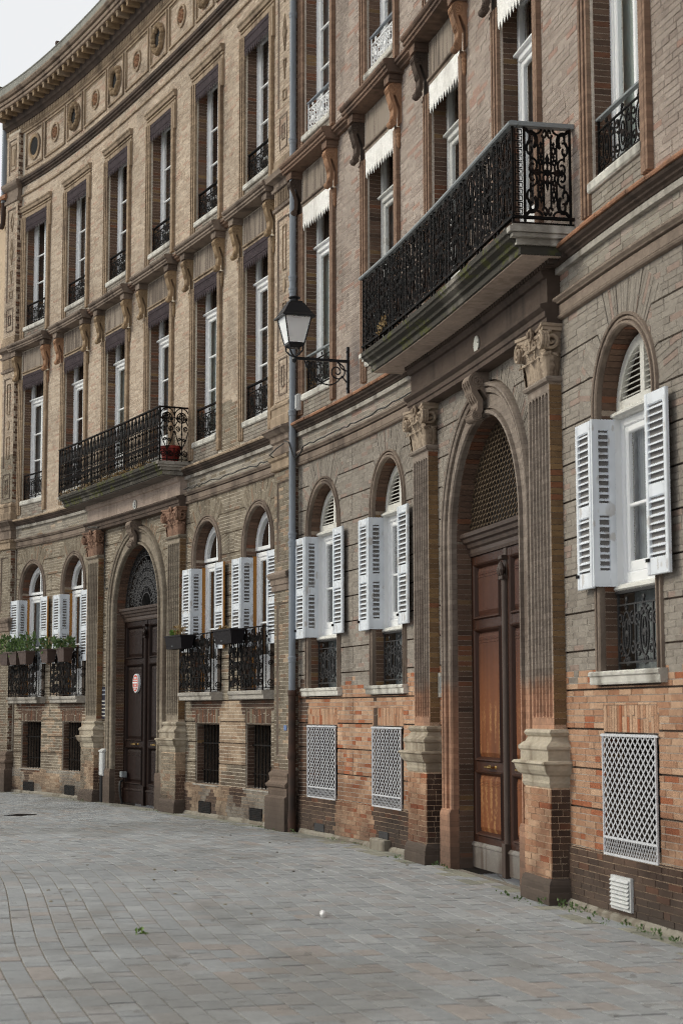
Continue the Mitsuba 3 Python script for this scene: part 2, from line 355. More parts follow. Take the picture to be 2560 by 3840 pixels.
# ------------------------------------------------------------------ brick laying
COURSE = .0533
DHW, DZS = 1.15, 3.38      # half width and springing of the carriage doors' arches
class Bricks:
    """collects the bricks of one house; the 300 that show largest become parts, the rest one mesh"""
    def __init__(self, house): self.h, self.full, self.cut = house, [], []
    def lay(self, poly, pal, d=0.0, depth=.014, course=COURSE, L=.235, joint=.007, z0=0.0, vert=False, rot=None, jit=.0016):
        if poly.is_empty: return
        if rot: poly = aff.rotate(poly, rot[0], origin=rot[1])
        if vert: poly = Polygon([(y, x) for x, y in poly.exterior.coords]) if poly.geom_type == 'Polygon' else poly
        x0, y0, x1, y1 = poly.bounds
        r0, r1 = int(math.floor((y0 - z0) / course)), int(math.ceil((y1 - z0) / course))
        B = []
        for r in range(r0, r1):
            x = x0 - (L * .5 if r % 2 else 0) - rng.random() * .05
            zb, zt = z0 + r * course + joint / 2, z0 + (r + 1) * course - joint / 2
            while x < x1:
                l = L * (1 if rng.random() < .78 else .52) * rng.uniform(.95, 1.05)
                B.append((x, zb, x + l - joint, zt)); x += l
        if not B: return
        B = np.array(B); g = shapely.box(B[:, 0], B[:, 1], B[:, 2], B[:, 3])
        shapely.prepare(poly)
        inside = shapely.covers(poly, g)
        touch = shapely.intersects(poly, g) & ~inside
        def back(V):     # local (a, b) -> (s, z)
            V = np.asarray(V, float)
            if vert: V = V[:, ::-1]
            if rot:
                t = math.radians(-rot[0]); o = np.array(rot[1]); q = V - o
                V = np.column_stack([q[:, 0] * math.cos(t) - q[:, 1] * math.sin(t), q[:, 0] * math.sin(t) + q[:, 1] * math.cos(t)]) + o
            return V
        for b in B[inside]:
            c = back([(b[0], b[1]), (b[2], b[1]), (b[2], b[3]), (b[0], b[3])])
            self._one(c, pal, d, depth, jit, True)
        for q in shapely.intersection(poly, g[touch]):
            for p in parts(q):
                if p.area < 1.2e-4: continue
                c = np.array(p.simplify(.0005).exterior.coords)[:-1]
                if len(c) >= 3: self._one(back(c), pal, d, depth, jit, False)
    def _one(self, c, pal, d, depth, jit, full):
        ctr = c.mean(0)
        k = pal(ctr[0], ctr[1]) if callable(pal) else pal
        e = d + float(np.clip(rng.normal(0, jit), -.0018, .0025))
        n = len(c)
        V = np.vstack([np.column_stack([c[:, 0], np.full(n, -e), c[:, 1]]), np.column_stack([c[:, 0], np.full(n, -(d - depth)), c[:, 1]])])
        i = np.arange(n); j = (i + 1) % n
        F = np.vstack([np.column_stack([i, j, j + n]), np.column_stack([i, j + n, i + n]), np.column_stack([np.zeros(n - 2, int), i[1:-1], i[2:]])])
        self.full.append((V, F, (rng.random(), (k + .5) / 10), full))
    def raw(self, V, F, k): self.full.append((np.asarray(V, float), np.asarray(F), (rng.random(), (k + .5) / 10), False))
    def finish(self):
        ctr = bend(np.array([b[0].mean(0) for b in self.full]))
        x, y, dep = project(ctr)
        seen = (x > 8) & (x < 2552) & (y > 8) & (y < 3832) & np.array([b[3] for b in self.full])
        order = np.argsort(np.where(seen, dep, 1e9))[:299]
        own = set(order.tolist())
        rest = M()
        for i, b in enumerate(self.full):
            F = b[1] if b[1].shape[1] == 3 else np.vstack([b[1][:, [0, 1, 2]], b[1][:, [0, 2, 3]]])
            if i in own: put(f'{self.h}__wall__brick', M().add((b[0], F), b[2]), 'brick')
            else: rest.add((b[0], F), b[2])
        put(f'{self.h}__wall__brickwork', rest, 'brick', kind='stuff')
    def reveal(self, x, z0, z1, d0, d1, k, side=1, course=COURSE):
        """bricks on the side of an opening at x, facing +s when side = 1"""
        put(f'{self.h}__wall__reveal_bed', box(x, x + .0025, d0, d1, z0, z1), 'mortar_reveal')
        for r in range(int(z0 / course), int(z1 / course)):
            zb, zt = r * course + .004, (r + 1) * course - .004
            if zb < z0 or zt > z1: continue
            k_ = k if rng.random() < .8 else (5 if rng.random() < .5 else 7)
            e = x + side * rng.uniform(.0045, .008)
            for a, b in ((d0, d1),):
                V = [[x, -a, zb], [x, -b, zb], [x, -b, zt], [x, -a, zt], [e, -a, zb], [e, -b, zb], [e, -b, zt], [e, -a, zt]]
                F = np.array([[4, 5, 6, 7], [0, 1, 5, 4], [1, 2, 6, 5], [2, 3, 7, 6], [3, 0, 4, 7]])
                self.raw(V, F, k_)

GR = [4.98 - .3198 * n for n in range(15)]      # the channelled joints of the ground floor
ZB, ZS1, ZS2, WIN = 4.98, 5.58, 9.27, .175

# ------------------------------------------------------------------ parts shared by both houses
def ground_floor(H, B, x0, x1, arches, door, cellars, piers, pal, mort, reveal_k):
    """channelled brick ground floor with arched windows; piers = (left, right) spans kept free of blocks"""
    opens = [arch_poly(c, .575, 1.92, 4.04) for c in arches] + [sbox(c - h, .5, c + h, 1.42) for c, h in cellars] + [arch_poly(door, DHW, -.2, DZS)]
    wall = sbox(x0, -.25, x1, ZB + .02)
    core = wall.difference(unary_union(opens))
    put(f'{H}__wall', slab(core, -.42, -.026), 'joint_dark')
    keep = [arch_poly(c, .575, 1.80, 4.04, grow=.10) for c in arches] + [sbox(c - h - .02, .48, c + h + .02, 1.44) for c, h in cellars] + [arch_poly(door, DHW, -.2, DZS, grow=.35)]
    keep += [sbox(a, -1, b, 6) for a, b in piers]
    lintels = [sbox(c - h - .03, 1.44, c + h + .03, 1.655) for c, h in cellars]
    region = sbox(x0, .50, x1, ZB).difference(unary_union(keep + lintels))
    lines = []
    def cuts(n):        # spans in which the joint n is interrupted by voussoirs
        z = GR[n]; out = []
        for c in arches:
            if n == 1: out.append((c - .56, c + .56))
            if n == 2: out.append((c - .70, c + .70))
        return out
    for n in range(1, 14):
        seg = LineString([(x0, GR[n]), (x1, GR[n])])
        dc = {1: .93, 2: 1.32, 3: 1.60, 4: 1.80}.get(n)
        bl = [sbox(a, GR[n] - .01, b, GR[n] + .01) for a, b in cuts(n)] + ([sbox(door - dc, GR[n] - .01, door + dc, GR[n] + .01)] if dc else [])
        lines.append(seg.difference(unary_union(bl)) if bl else seg)
    def radial(c, zs, r, deg, ztop, sgn):
        t = math.radians(deg); k = (ztop - zs) / math.cos(t)
        lines.append(LineString([(c + sgn * r * math.sin(t), zs + r * math.cos(t)), (c + sgn * k * math.sin(t), ztop)]))
        return c + sgn * k * math.sin(t)
    for c in arches:
        for s in (-1, 1):
            radial(c, 4.04, .6, 8, ZB + .02, s); radial(c, 4.04, .6, 25, ZB + .02, s)
            for n, deg in ((1, 42), (2, 66)):
                xk = radial(c, 4.04, .6, deg, GR[n], s)
                lines.append(LineString([(xk, GR[n]), (c + s * (.56 if n == 1 else .70), GR[n])]))
    for s in (-1, 1):
        radial(door, DZS, 1.2, 7, ZB + .02, s); radial(door, DZS, 1.2, 20, ZB + .02, s)
        for n, deg, dc in ((1, 36, .93), (2, 54, 1.32), (3, 68, 1.58), (4, 80, 1.81)):
            xk = radial(door, DZS, 1.2, deg, GR[n], s)
            lines.append(LineString([(xk, GR[n]), (door + s * dc, GR[n])]))
    for n in range(0, 14, 2):
        for i in range(len(arches) - 1):
            if abs(arches[i + 1] - arches[i]) < 3:
                xm = (arches[i] + arches[i + 1]) / 2 - .12
                lines.append(LineString([(xm, GR[n + 1]), (xm, GR[n] + .02)]))
    groove = unary_union([l.buffer(.0085, cap_style=2) for l in lines])
    bed = M()
    for blk in parts(region.difference(groove)):
        bed.add(slab(blk, -.03, -.0035))
        ctr = blk.representative_point()
        home = None
        for c, zs, R, span in [(c, 4.04, .675, .36) for c in arches] + [(door, DZS, DHW + .33, .2)]:
            dx, dz = ctr.x - c, ctr.y - zs
            if dz > .04 and math.hypot(dx, dz) < R + .48: home = (c, zs, R, span)
        if home:
            c, zs, R, span = home
            deg = math.degrees(math.atan2(ctr.x - c, ctr.y - zs))
            ring = Point(c, zs).buffer(R + span, 48)
            inner = blk if abs(deg) < 30 else blk.intersection(ring)
            for q in parts(inner):
                qc = q.centroid; dg = math.degrees(math.atan2(qc.x - c, qc.y - zs))
                B.lay(q, pal, vert=True, rot=(dg, (c, zs)), L=.30)
            if abs(deg) >= 30:
                for q in parts(blk.difference(ring)): B.lay(q, pal, z0=GR[0])
        else: B.lay(blk, pal, z0=GR[13])
    for l in lintels:
        if l.intersects(region.envelope):
            bed.add(slab(l, -.03, -.006)); B.lay(l.buffer(-.004), pal, vert=True, L=.3)
    put(f'{H}__wall__mortar_bed', bed, mort, kind='stuff')
    # plinth
    pl = sbox(x0, -.2, x1, .495).difference(unary_union([arch_poly(door, DHW, -.2, DZS, grow=.36)] + [sbox(a, -1, b, 6) for a, b in piers]))
    put(f'{H}__wall__plinth', slab(pl, -.03, .012), 'mortar_low')
    for q in parts(pl): B.lay(q, lambda s, z: pal(s, z), d=.02, depth=.012)
    # reveals
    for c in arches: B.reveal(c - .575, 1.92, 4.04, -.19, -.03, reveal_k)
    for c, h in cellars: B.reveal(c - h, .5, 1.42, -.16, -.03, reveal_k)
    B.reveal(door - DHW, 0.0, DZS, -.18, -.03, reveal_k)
    for c in arches:     # soffit of the arch in bricks set round the curve
        for q in range(30):
            a0, a1 = math.pi * (q + .06) / 30, math.pi * (q + .94) / 30
            r0, r1 = .575, .568 - rng.random() * .003
            V = []
            for r in (r0, r1):
                for d in (-.19, -.03):
                    for a in (a0, a1): V.append([c + r * math.cos(a), -d, 4.04 + r * math.sin(a)])
            B.raw(V, Q, reveal_k)
    for q in range(58):
        a0, a1 = math.pi * (q + .06) / 58, math.pi * (q + .94) / 58
        V = [[door + r * math.cos(a), -d, DZS + r * math.sin(a)] for r in (DHW, DHW - .008) for d in (-.18, -.03) for a in (a0, a1)]
        B.raw(V, Q, reveal_k)

def window_surround(H, c, mat):
    prof = [(0, -.03), (0, .015), (.012, .026), (.030, .026), (.034, -.012), (.042, -.012), (.046, .012), (.066, .012), (.070, -.012), (.077, -.012), (.081, .02), (.10, .026), (.105, -.02)]
    put(f'{H}__window_surround', sweep([(-a, d) for a, d in prof], arch_path(c, .575, 1.92, 4.04)), mat)
def door_surround(H, c, mat, mat2):
    prof = [(0, -.05), (0, .03), (.015, .05), (.045, .05), (.05, .0), (.06, .0), (.066, .02), (.10, .012), (.20, .016), (.206, -.005), (.216, -.005), (.222, .04), (.26, .05), (.268, .02), (.278, .02), (.285, .055), (.315, .06), (.325, .03), (.33, -.02)]
    put(f'{H}__door_surround', sweep([(-a, d) for a, d in prof], arch_path(c, DHW, .60, DZS, 40)), mat)
    for s in (-1, 1):
        m = M().add(box(min(c + s * DHW, c + s * (DHW + .35)), max(c + s * DHW, c + s * (DHW + .35)), -.05, .075, -.1, .56))
        m.add(ext_x([(-.02, .56), (.075, .56), (.06, .60), (-.02, .60)], min(c + s * DHW, c + s * (DHW + .34)), max(c + s * DHW, c + s * (DHW + .34))))
        put(f'{H}__door_surround__base_block', m, mat2)

def slats(key, u0, u1, z0, z1, pitch, place, mat, tilt=.016, t=.006):
    n = int((z1 - z0) / pitch)
    for i in range(n):
        z = z0 + (i + .5) * (z1 - z0) / n + rng.uniform(-.0025, .0025)
        h = pitch * rng.uniform(.19, .25)
        pr = [(-tilt, z + h), (-tilt, z + h + t), (tilt, z - h + t), (tilt, z - h)]
        put(f'{key}__slat', place(u0, u1, pr), mat)
def leaf_front(H, x0, x1, z0, z1, d, mat, t=.028):
    """a louvred shutter leaf parallel to the wall, its back at depth d"""
    m = M(); f = .048; zm = z0 + (z1 - z0) * .46
    for a, b in ((x0, x0 + f), (x1 - f, x1)): m.add(cbox(a, b, d, d + t, z0, z1))
    for a, b in ((z0, z0 + .13), (zm - .05, zm + .05), (z1 - .09, z1)): m.add(cbox(x0 + f, x1 - f, d + .003, d + t - .003, a, b))
    k = put(f'{H}__shutter', m, mat)
    put(f'{k}__backing', box(x0 + .02, x1 - .02, d + .001, d + .004, z0 + .02, z1 - .02), 'slot_shade')  # added dark sheet, its colour stands in for shade between the slats
    place = lambda u0, u1, pr: ext_x([(d + t / 2 + a, z) for a, z in pr], u0, u1)
    slats(k, x0 + f, x1 - f, z0 + .13, zm - .05, .052, place, mat); slats(k, x0 + f, x1 - f, zm + .05, z1 - .09, .052, place, mat)
    put(f'{k}__hinge', M().add(box(x0 - .004, x0 + .05, d + t, d + t + .012, z0 + .10, z0 + .125)), 'iron')
    return k
def leaf_side(H, x, d0, d1, z0, z1, mat, t=.028, solid=True):
    """a louvred leaf standing square to the wall, facing +s"""
    m = M(); f = .055; zm = z0 + (z1 - z0) * .46
    def b(da, db, za, zb, xx=0): m.add(box(x - t + .002 + xx, x - xx, da, db, za, zb))
    b(d0, d0 + f, z0, z1); b(d1 - f, d1, z0, z1)
    for a, c in ((z0, z0 + .13), (zm - .05, zm + .05), (z1 - .09, z1)): b(d0 + f, d1 - f, a, c, .003)
    k = put(f'{H}__shutter', m, mat)
    put(f'{k}__backing', box(x - t + .003, x - t + .006, d0 + .02, d1 - .02, z0 + .02, z1 - .02), 'slot_shade')  # same added sheet: shade of the slat gaps put in as colour
    def place(u0, u1, pr):
        P = [(x - t / 2 + a, z) for a, z in pr]
        V = np.array([[xx, -u, z] for u in (u0, u1) for xx, z in P]); F = np.array([[0, 1, 5, 4], [1, 2, 6, 5], [2, 3, 7, 6], [3, 0, 4, 7]])
        return V, F
    slats(k, d0 + f, d1 - f, z0 + .13, zm - .05, .052, place, mat); slats(k, d0 + f, d1 - f, zm + .05, z1 - .09, .052, place, mat)
    return k

def casement(H, c, hw, z0, z1, d, mat, bars=(), trans=None, back='dark_room', fr=.07, split=True, gd=-.02, backd=-.30, apron=None):
    """two casements in a frame at depth d; bars = heights of glazing bars; trans = height of a transom"""
    m = M()
    for s in (-1, 1):
        a, b = sorted((c + s * hw, c + s * (hw - fr))); m.add(cbox(a, b, d - .06, d, z0, z1, .008))
    m.add(cbox(c - hw + fr, c + hw - fr, d - .06, d - .002, z1 - fr, z1, .008)); m.add(cbox(c - hw + fr, c + hw - fr, d - .06, d - .002, z0, z0 + .09, .008))
    zt = trans or z1 - fr
    if trans:
        m.add(cbox(c - hw + fr, c + hw - fr, d - .06, d + .012, zt - .035, zt + .045, .008))
        m.add(cbox(c - hw + .01, c + hw - .01, d - .02, d + .05, zt + .03, zt + .06, .008))
    k = put(f'{H}__window', m, mat)
    sash = M(); st = .062
    for a, b in ((c - hw + fr, c - .004), (c + .004, c + hw - fr)):
        for p, q in ((a, a + st), (b - st, b)): sash.add(cbox(p, q, d - .055, d - .012, z0 + .09, zt - .035 if trans else zt, .01))
        top = zt - .035 if trans else zt
        for p, q in ((z0 + .09, z0 + .18 if not apron else apron), (top - .06, top)): sash.add(cbox(a + st, b - st, d - .055, d - .016, p, q, .01))
        for zb in bars: sash.add(cbox(a + st, b - st, d - .05, d - .018, zb - .014, zb + .014, .006))
    sash.add(cbox(c - .028, c + .028, d - .05, d + .006, z0 + .09, zt - .035 if trans else zt, .008))
    put(f'{k}__sash', sash, mat)
    put(f'{k}__pane', box(c - hw + fr, c + hw - fr, d - .042, d - .038, z0 + .1, zt)[0:2] if False else (np.array([[c - hw + fr, -(d - .04), z0 + .1], [c + hw - fr, -(d - .04), z0 + .1], [c + hw - fr, -(d - .04), z1 - fr], [c - hw + fr, -(d - .04), z1 - fr]]), np.array([[0, 1, 2, 3]])), 'glass')
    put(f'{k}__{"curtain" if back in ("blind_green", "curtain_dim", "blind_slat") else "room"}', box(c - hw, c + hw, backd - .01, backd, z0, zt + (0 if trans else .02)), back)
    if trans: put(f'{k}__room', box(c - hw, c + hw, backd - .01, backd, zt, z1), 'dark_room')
    return k

def valance(k, c, hw, ztop, mat, seed, h=.34, d=.022, holes=True, torn=False):
    r = np.random.default_rng(seed)
    n = 12; w = 2 * hw / n; pts = []
    for i in range(n):
        x = c - hw + i * w
        dip = h * (1 + (r.uniform(-.06, .03) if torn else 0))
        pts += [(x, ztop - h + .105), (x + w * .5, ztop - dip)]
        if torn and r.random() < .3: pts += [(x + w * .62, ztop - h + .05)]
    poly = Polygon([(c + hw, ztop), (c - hw, ztop)] + pts + [(c + hw, ztop - h + .105)]).buffer(0)
    if holes:
        hs = []
        for i in range(n):
            x = c - hw + (i + .5) * w
            for zz, q in ((ztop - .10, .012), (ztop - .17, .009), (ztop - .24, .011)): hs.append(Point(x + (w / 2 if zz == ztop - .17 else 0), zz).buffer(q, 1))
        poly = poly.difference(unary_union(hs))
    m = M().add(slab(poly, d - .006, d, .3))
    for i in range(0 if torn else 2): m.add(box(c - hw, c + hw, d, d + .008, ztop - .065 - i * .14, ztop - .058 - i * .14))
    put(f'{k}__valance', m, mat)

def guard(k, c, hw, z0, z1, d, mat, rail_mat, kind=0, rr=.0075):
    """small cast-iron window guard"""
    m = M(); w = hw - .02; h = z1 - z0
    m.add(box(c - w, c + w, d - .01, d + .01, z0 + .03, z0 + .045)); m.add(box(c - w, c + w, d - .009, d + .009, z1 - .10, z1 - .088))
    for x in (-w, w): m.add(box(c + x - .009, c + x + .009, d - .009, d + .009, z0 - .02, z1))
    P = []
    nm = 3; mw = 2 * w / nm
    for i in range(nm):
        x = c - w + (i + .5) * mw
        zc = z0 + (h - .06) / 2
        P.append(arc(x, zc, mw * .24, 0, 360, 18, rz=h * .30))
        P.append(arc(x, zc, mw * .10, 0, 360, 12, rz=h * .20))
        for s in (-1, 1):
            P.append(spiral(x + s * mw * .36, zc + h * .20, mw * .16, mw * .03, 90 - s * 90 + 90, 90 - s * 90 + 90 + s * 430))
            P.append(spiral(x + s * mw * .36, zc - h * .20, mw * .16, mw * .03, 270 - s * 90 - 90, 270 - s * 90 - 90 - s * 430))
            P.append(np.array([(x + s * mw * .5, z0 + .04), (x + s * mw * .49, z1 - .1)]))
        for q in range(7):
            a = r2.uniform(0, 360); rad = mw * r2.uniform(.05, .42)
            P.append(spiral(x + rad * math.cos(math.radians(a)), zc + h * .36 * math.sin(math.radians(a)), .035, .008, a, a + 300, 9))
        m.add(lathe([(0, -.012), (.022, -.006), (.022, .006), (0, .012)], (x, -d, z1 - .05), 8, axis=1)); m.add(lathe([(0, -.014), (.03, -.006), (.03, .006), (0, .014)], (x, -d, zc), 8, axis=1))
    for p in P: m.add(tube(on_front(p, d), rr, 4))
    put(f'{k}__guard', m, mat)
    put(f'{k}__guard_rail', ext_x([(d - .022, z1 - .004), (d + .022, z1 - .004), (d + .026, z1 + .012), (d + .012, z1 + .024), (d - .012, z1 + .024), (d - .026, z1 + .012)], c - w - .01, c + w + .01), rail_mat)
r2 = np.random.default_rng(11)

def console(k, x, zt, zb, w, dmax, mat, tail=True):
    """scrolled console: an S in the (d, z) plane, w wide along the wall"""
    h = zt - zb
    R, r = dmax * .42, dmax * .24
    C1, C2 = (dmax - R, zt - R), (dmax * .62, zb + r)
    spine = LineString([(C1[0] + R * .55, C1[1] - R * .2), (C1[0] + R * .35, C1[1] - R * 1.2), (C1[0] * .7 + .01, zb + h * .42), (C2[0] * .75, zb + h * .22), (C2[0], C2[1])]).buffer(dmax * .14)
    body = unary_union([Point(C1).buffer(R, 10), Point(C2).buffer(r, 8), spine, Polygon([(-.01, zt), (C1[0], zt), (C1[0] - R * .3, C1[1] - R * .9), (.012, zb + h * .45), (.012, zb + .05), (-.01, zb + .05)])]).buffer(.006).buffer(-.006)
    m = M()
    def xpr(poly, x0, x1):
        v, f = tri(poly)
        for xx in (x0, x1): m.add((np.column_stack([np.full(len(v), xx), -v[:, 0], v[:, 1]]), f))
        c = np.array(poly.exterior.coords)[:-1]; n = len(c); i = np.arange(n); j = (i + 1) % n
        m.add((np.vstack([np.column_stack([np.full(n, xx), -c[:, 0], c[:, 1]]) for xx in (x0, x1)]), np.column_stack([i, j, j + n, i + n])))
    for p in parts(body): xpr(p, x - w / 2, x + w / 2)
    for xx in (x - w / 2, x + w / 2):
        m.add(tube(on_end(spiral(C1[0], C1[1], R * .86, R * .12, 80, 80 - 760, 34), xx), R * .10, 4)); m.add(tube(on_end(spiral(C2[0], C2[1], r * .8, r * .12, 200, 200 + 640, 24), xx), r * .14, 4))
        m.add(lathe([(0, -.02), (R * .22, -.01), (R * .2, .012), (0, .02)], (0, 0, 0), 8) if False else tube(on_end(np.array([(C1[0] - .001, C1[1]), (C1[0] + .001, C1[1])]), xx), R * .2, 6))
    for q in (-.3, 0, .3): m.add(tube(np.column_stack([np.full(9, x + q * w), -np.array([C1[0] + R * .99, C1[0] + R * .9, C1[0] + R * .62, C1[0] + R * .45, C1[0] * .9 + dmax * .15, dmax * .50, dmax * .55, dmax * .7, dmax * .84]), np.array([C1[1], C1[1] - R * .45, C1[1] - R * .9, C1[1] - R * 1.3, zb + h * .45, zb + h * .35, zb + h * .28, zb + r * 1.8, zb + r])]), w * .09, 4))
    if tail:
        for i in range(4):
            m.add(lathe([(0, .05), (w * .20, .02), (w * (.30 - i * .05), 0), (w * .14, -.03), (0, -.06)], (x, -.02, zb - .03 - i * .055), 7))
    put(k, m, mat)

def first_floor_window(H, B, c, hw, mats, back, bars, valance_mat, k_rev, guard_on=True, torn=False, wmat='window_white', hood=True, apron_k=9, vseed=0, sill_mat='stone_white', cons=('console_tan', 'console_tan'), transom=8.03, rail='iron', split=True, apron=None):
    z0, z1 = 5.95, 8.60
    trim, red = mats
    k = casement(H, c, hw, z0, z1, -WIN, wmat, bars=bars, trans=transom, back=back, apron=apron)
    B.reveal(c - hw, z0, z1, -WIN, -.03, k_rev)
    # moulded jambs of several narrow fillets, recessed ones coloured darker as shading lines
    for s in (-1, 1):
        a = c + s * hw
        for q, (w0, w1, d) in enumerate(((0, .045, .035), (.045, .06, .005), (.06, .11, .045), (.11, .125, .008), (.125, .17, .05))):
            x0, x1 = sorted((a + s * w0, a + s * w1)); put(f'{k}__architrave', M().add(box(x0 + .003, x1 - .003, -.02, d, ZS1 + .10, 8.52)), ('trim_jamb' if H == 'brick_house' else 'trim_jamb_tan') if q % 2 == 0 else 'trim_brown')
    put(f'{k}__lintel', M().add(ext_x([(-.02, 8.602), (.026, 8.602), (.026, 8.63), (.012, 8.634), (.012, 8.644), (.045, 8.65), (.05, 8.67), (.03, 8.68), (-.02, 8.68)], c - hw - .02, c + hw + .02)), trim)
    put(f'{k}__lintel', box(c - hw - .04, c + hw + .04, -.01, .012, 8.68, 9.10), 'lintel_plaster')
    put(f'{k}__sill', M().add(ext_x([(-.16, 5.86), (.032, 5.86), (.045, 5.875), (.045, 5.935), (.03, 5.955), (-.16, 5.962)], c - hw - .015, c + hw + .015)), sill_mat)
    B.lay(sbox(c - hw, ZS1, c + hw, 5.855), lambda s, z: 9 if rng.random() < .6 else 3, d=.012, depth=.02)
    if valance_mat: valance(k, c, hw + .008, 8.60, valance_mat, vseed, holes=not torn, torn=torn, h=.35 if torn else .34)
    if guard_on: guard(k, c, hw, 5.99, 6.48, -.055, 'iron', rail)
    if hood:
        prof = [(-.01, 9.125), (.205, 9.135), (.21, 9.165), (.23, 9.17), (.23, 9.2), (.21, 9.205), (.245, 9.22), (.26, 9.24), (.26, 9.268), (.235, 9.288), (-.01, 9.30)]
        hk = put(f'{H}__window_hood', ext_x(prof, c - .90, c + .90), red)
        for s, mt in zip((-1, 1), cons):
            m = M().add(box(c + s * .735 - .105, c + s * .735 + .105, -.01, .17, 9.065, 9.124)).add(box(c + s * .735 - .09, c + s * .735 + .09, -.01, .17, 9.03, 9.065))
            put(f'{hk}__cap', m, red)
            console(f'{hk}__console', c + s * .735, 9.03, 8.50, .135, .175, mt)
    return k

def second_floor_window(H, B, c, hw, trim, red, back, bars, valance_mat, k_rev, gm, rm, vseed=0, top=True, wmat='window_white'):
    z0, z1 = 9.64, 11.98
    k = casement(H, c, hw, z0, z1, -WIN, wmat, bars=bars, back=back)
    B.reveal(c - hw, z0, z1, -WIN, -.03, k_rev)
    for s in (-1, 1):
        a = c + s * hw
        for q, (w0, w1, d) in enumerate(((0, .055, .035), (.055, .07, .005), (.07, .12, .045), (.12, .132, .005), (.132, .16, .055))):
            x0, x1 = sorted((a + s * w0, a + s * w1)); put(f'{k}__architrave', M().add(box(x0 + .003, x1 - .003, -.02, d, 9.40, 12.0)), ('trim_jamb' if H == 'brick_house' else 'trim_jamb_tan') if q % 2 == 0 else 'trim_brown')  # recessed fillets take a darker colour in place of shade
        x0, x1 = sorted((a + s * .16, a + s * .20)); put(f'{k}__architrave', M().add(box(x0, x1, -.02, .05, 11.55, 12.0)), trim)
    put(f'{k}__lintel', M().add(ext_x([(-.02, 11.99), (.026, 11.99), (.03, 12.06), (-.005, 12.065), (-.005, 12.085), (.03, 12.09), (.03, 12.115), (.0, 12.12), (.0, 12.135), (.05, 12.14), (.06, 12.19), (.08, 12.21), (.08, 12.24), (-.02, 12.25)], c - hw - .20, c + hw + .20)), trim)
    put(f'{k}__sill', M().add(ext_x([(-.16, 9.54), (.035, 9.54), (.045, 9.555), (.045, 9.61), (.03, 9.63), (-.16, 9.636)], c - hw - .015, c + hw + .015)), 'stone_white')
    B.lay(sbox(c - hw, 9.31, c + hw, 9.535), lambda s, z: 9 if rng.random() < .6 else 3, d=.012, depth=.02)
    if valance_mat: valance(k, c, hw + .008, 11.985, valance_mat, vseed)
    if gm: guard(k, c, hw, 9.66, 10.09, -.055, gm, rm)
    return k

def string_courses(H, spans, mats):
    lo, hi, tile = mats
    for a, b in spans:
        put(f'{H}__string_course', moulding([(.0, 4.98), (.035, 4.985), (.045, 5.0), (.045, 5.01), (.005, 5.012), (.005, 5.022), (.03, 5.024), (.03, 5.105), (.005, 5.107), (.005, 5.117), (.05, 5.12), (.055, 5.13), (.075, 5.15), (.075, 5.17), (.0, 5.185)], a, b), lo)
        put(f'{H}__string_course', moulding([(0, 5.385), (.045, 5.387), (.045, 5.44), (.02, 5.442), (0, 5.445)], a, b), hi)
        put(f'{H}__string_course', moulding([(.0, 5.447), (.05, 5.449), (.06, 5.465), (.085, 5.475), (.09, 5.49), (.12, 5.505), (.135, 5.525), (.0, 5.53)], a, b), 'trim_brown')
        x = a
        while x < b - .02:
            l = min(rng.uniform(.30, .36), b - x)
            e = rng.uniform(-.006, .006)
            put(f'{H}__ledge_tile', ext_x([(-.01, 5.532), (.15 + e, 5.532), (.155 + e, 5.55), (.145 + e, 5.57), (-.01, 5.592)], x + .003, x + l - .003), tile)
            x += l

def s2_course(H, spans, red):
    for a, b in spans:
        put(f'{H}__string_course', moulding([(0, 9.16), (.05, 9.162), (.06, 9.185), (.10, 9.20), (.10, 9.225), (.125, 9.235), (.125, 9.268), (.09, 9.288), (0, 9.30)], a, b), red)

def flutes(x0, x1, d, z0, z1, n=6):
    """a fluted pilaster face: the outline of its plan run upwards, flutes closed by rounded ends"""
    w = x1 - x0; fwid = w * .122; m = M()
    ctr = [x0 + w * (.12 + .76 * i / (n - 1)) for i in range(n)]
    face = sbox(x0, z0, x1, z1)
    holes = [LineString([(c, z0 + .06 + fwid), (c, z1 - .06 - fwid)]).buffer(fwid / 2, 6) for c in ctr]
    m.add(slab(face.difference(unary_union(holes)), -.01, d, 5))
    for c in ctr:
        r = fwid / 2
        pts = [(c - r, d), (c - r * .6, d - r * 1.15), (c, d - r * 1.5), (c + r * .6, d - r * 1.15), (c + r, d)]
        za, zb = z0 + .06 + fwid / 2, z1 - .06 - fwid / 2
        V = np.array([[x, -dd, z] for z in (za, zb) for x, dd in pts]); F = np.array([[i, i + 1, i + 6, i + 5] for i in range(4)])
        m.add((V, F))
    return m
def ring_block(x0, x1, prof, m, kr=1.0):
    """mouldings round three sides of a pier: prof = [(projection, z)]"""
    pr = np.array(prof); rows = []
    for g, z in pr: rows.append([[x0 - g, .02, z], [x0 - g, -(PD + g), z], [x1 + g * kr, -(PD + g), z], [x1 + g * kr, .02, z]])
    V = np.array(rows).reshape(-1, 3)
    F = [[i * 4 + j, i * 4 + j + 1, (i + 1) * 4 + j + 1, (i + 1) * 4 + j] for i in range(len(pr) - 1) for j in range(3)] + [[0, 1, 2, 3], [len(V) - 4, len(V) - 3, len(V) - 2, len(V) - 1]]
    m.add((V, np.array(F)))
PD = .11
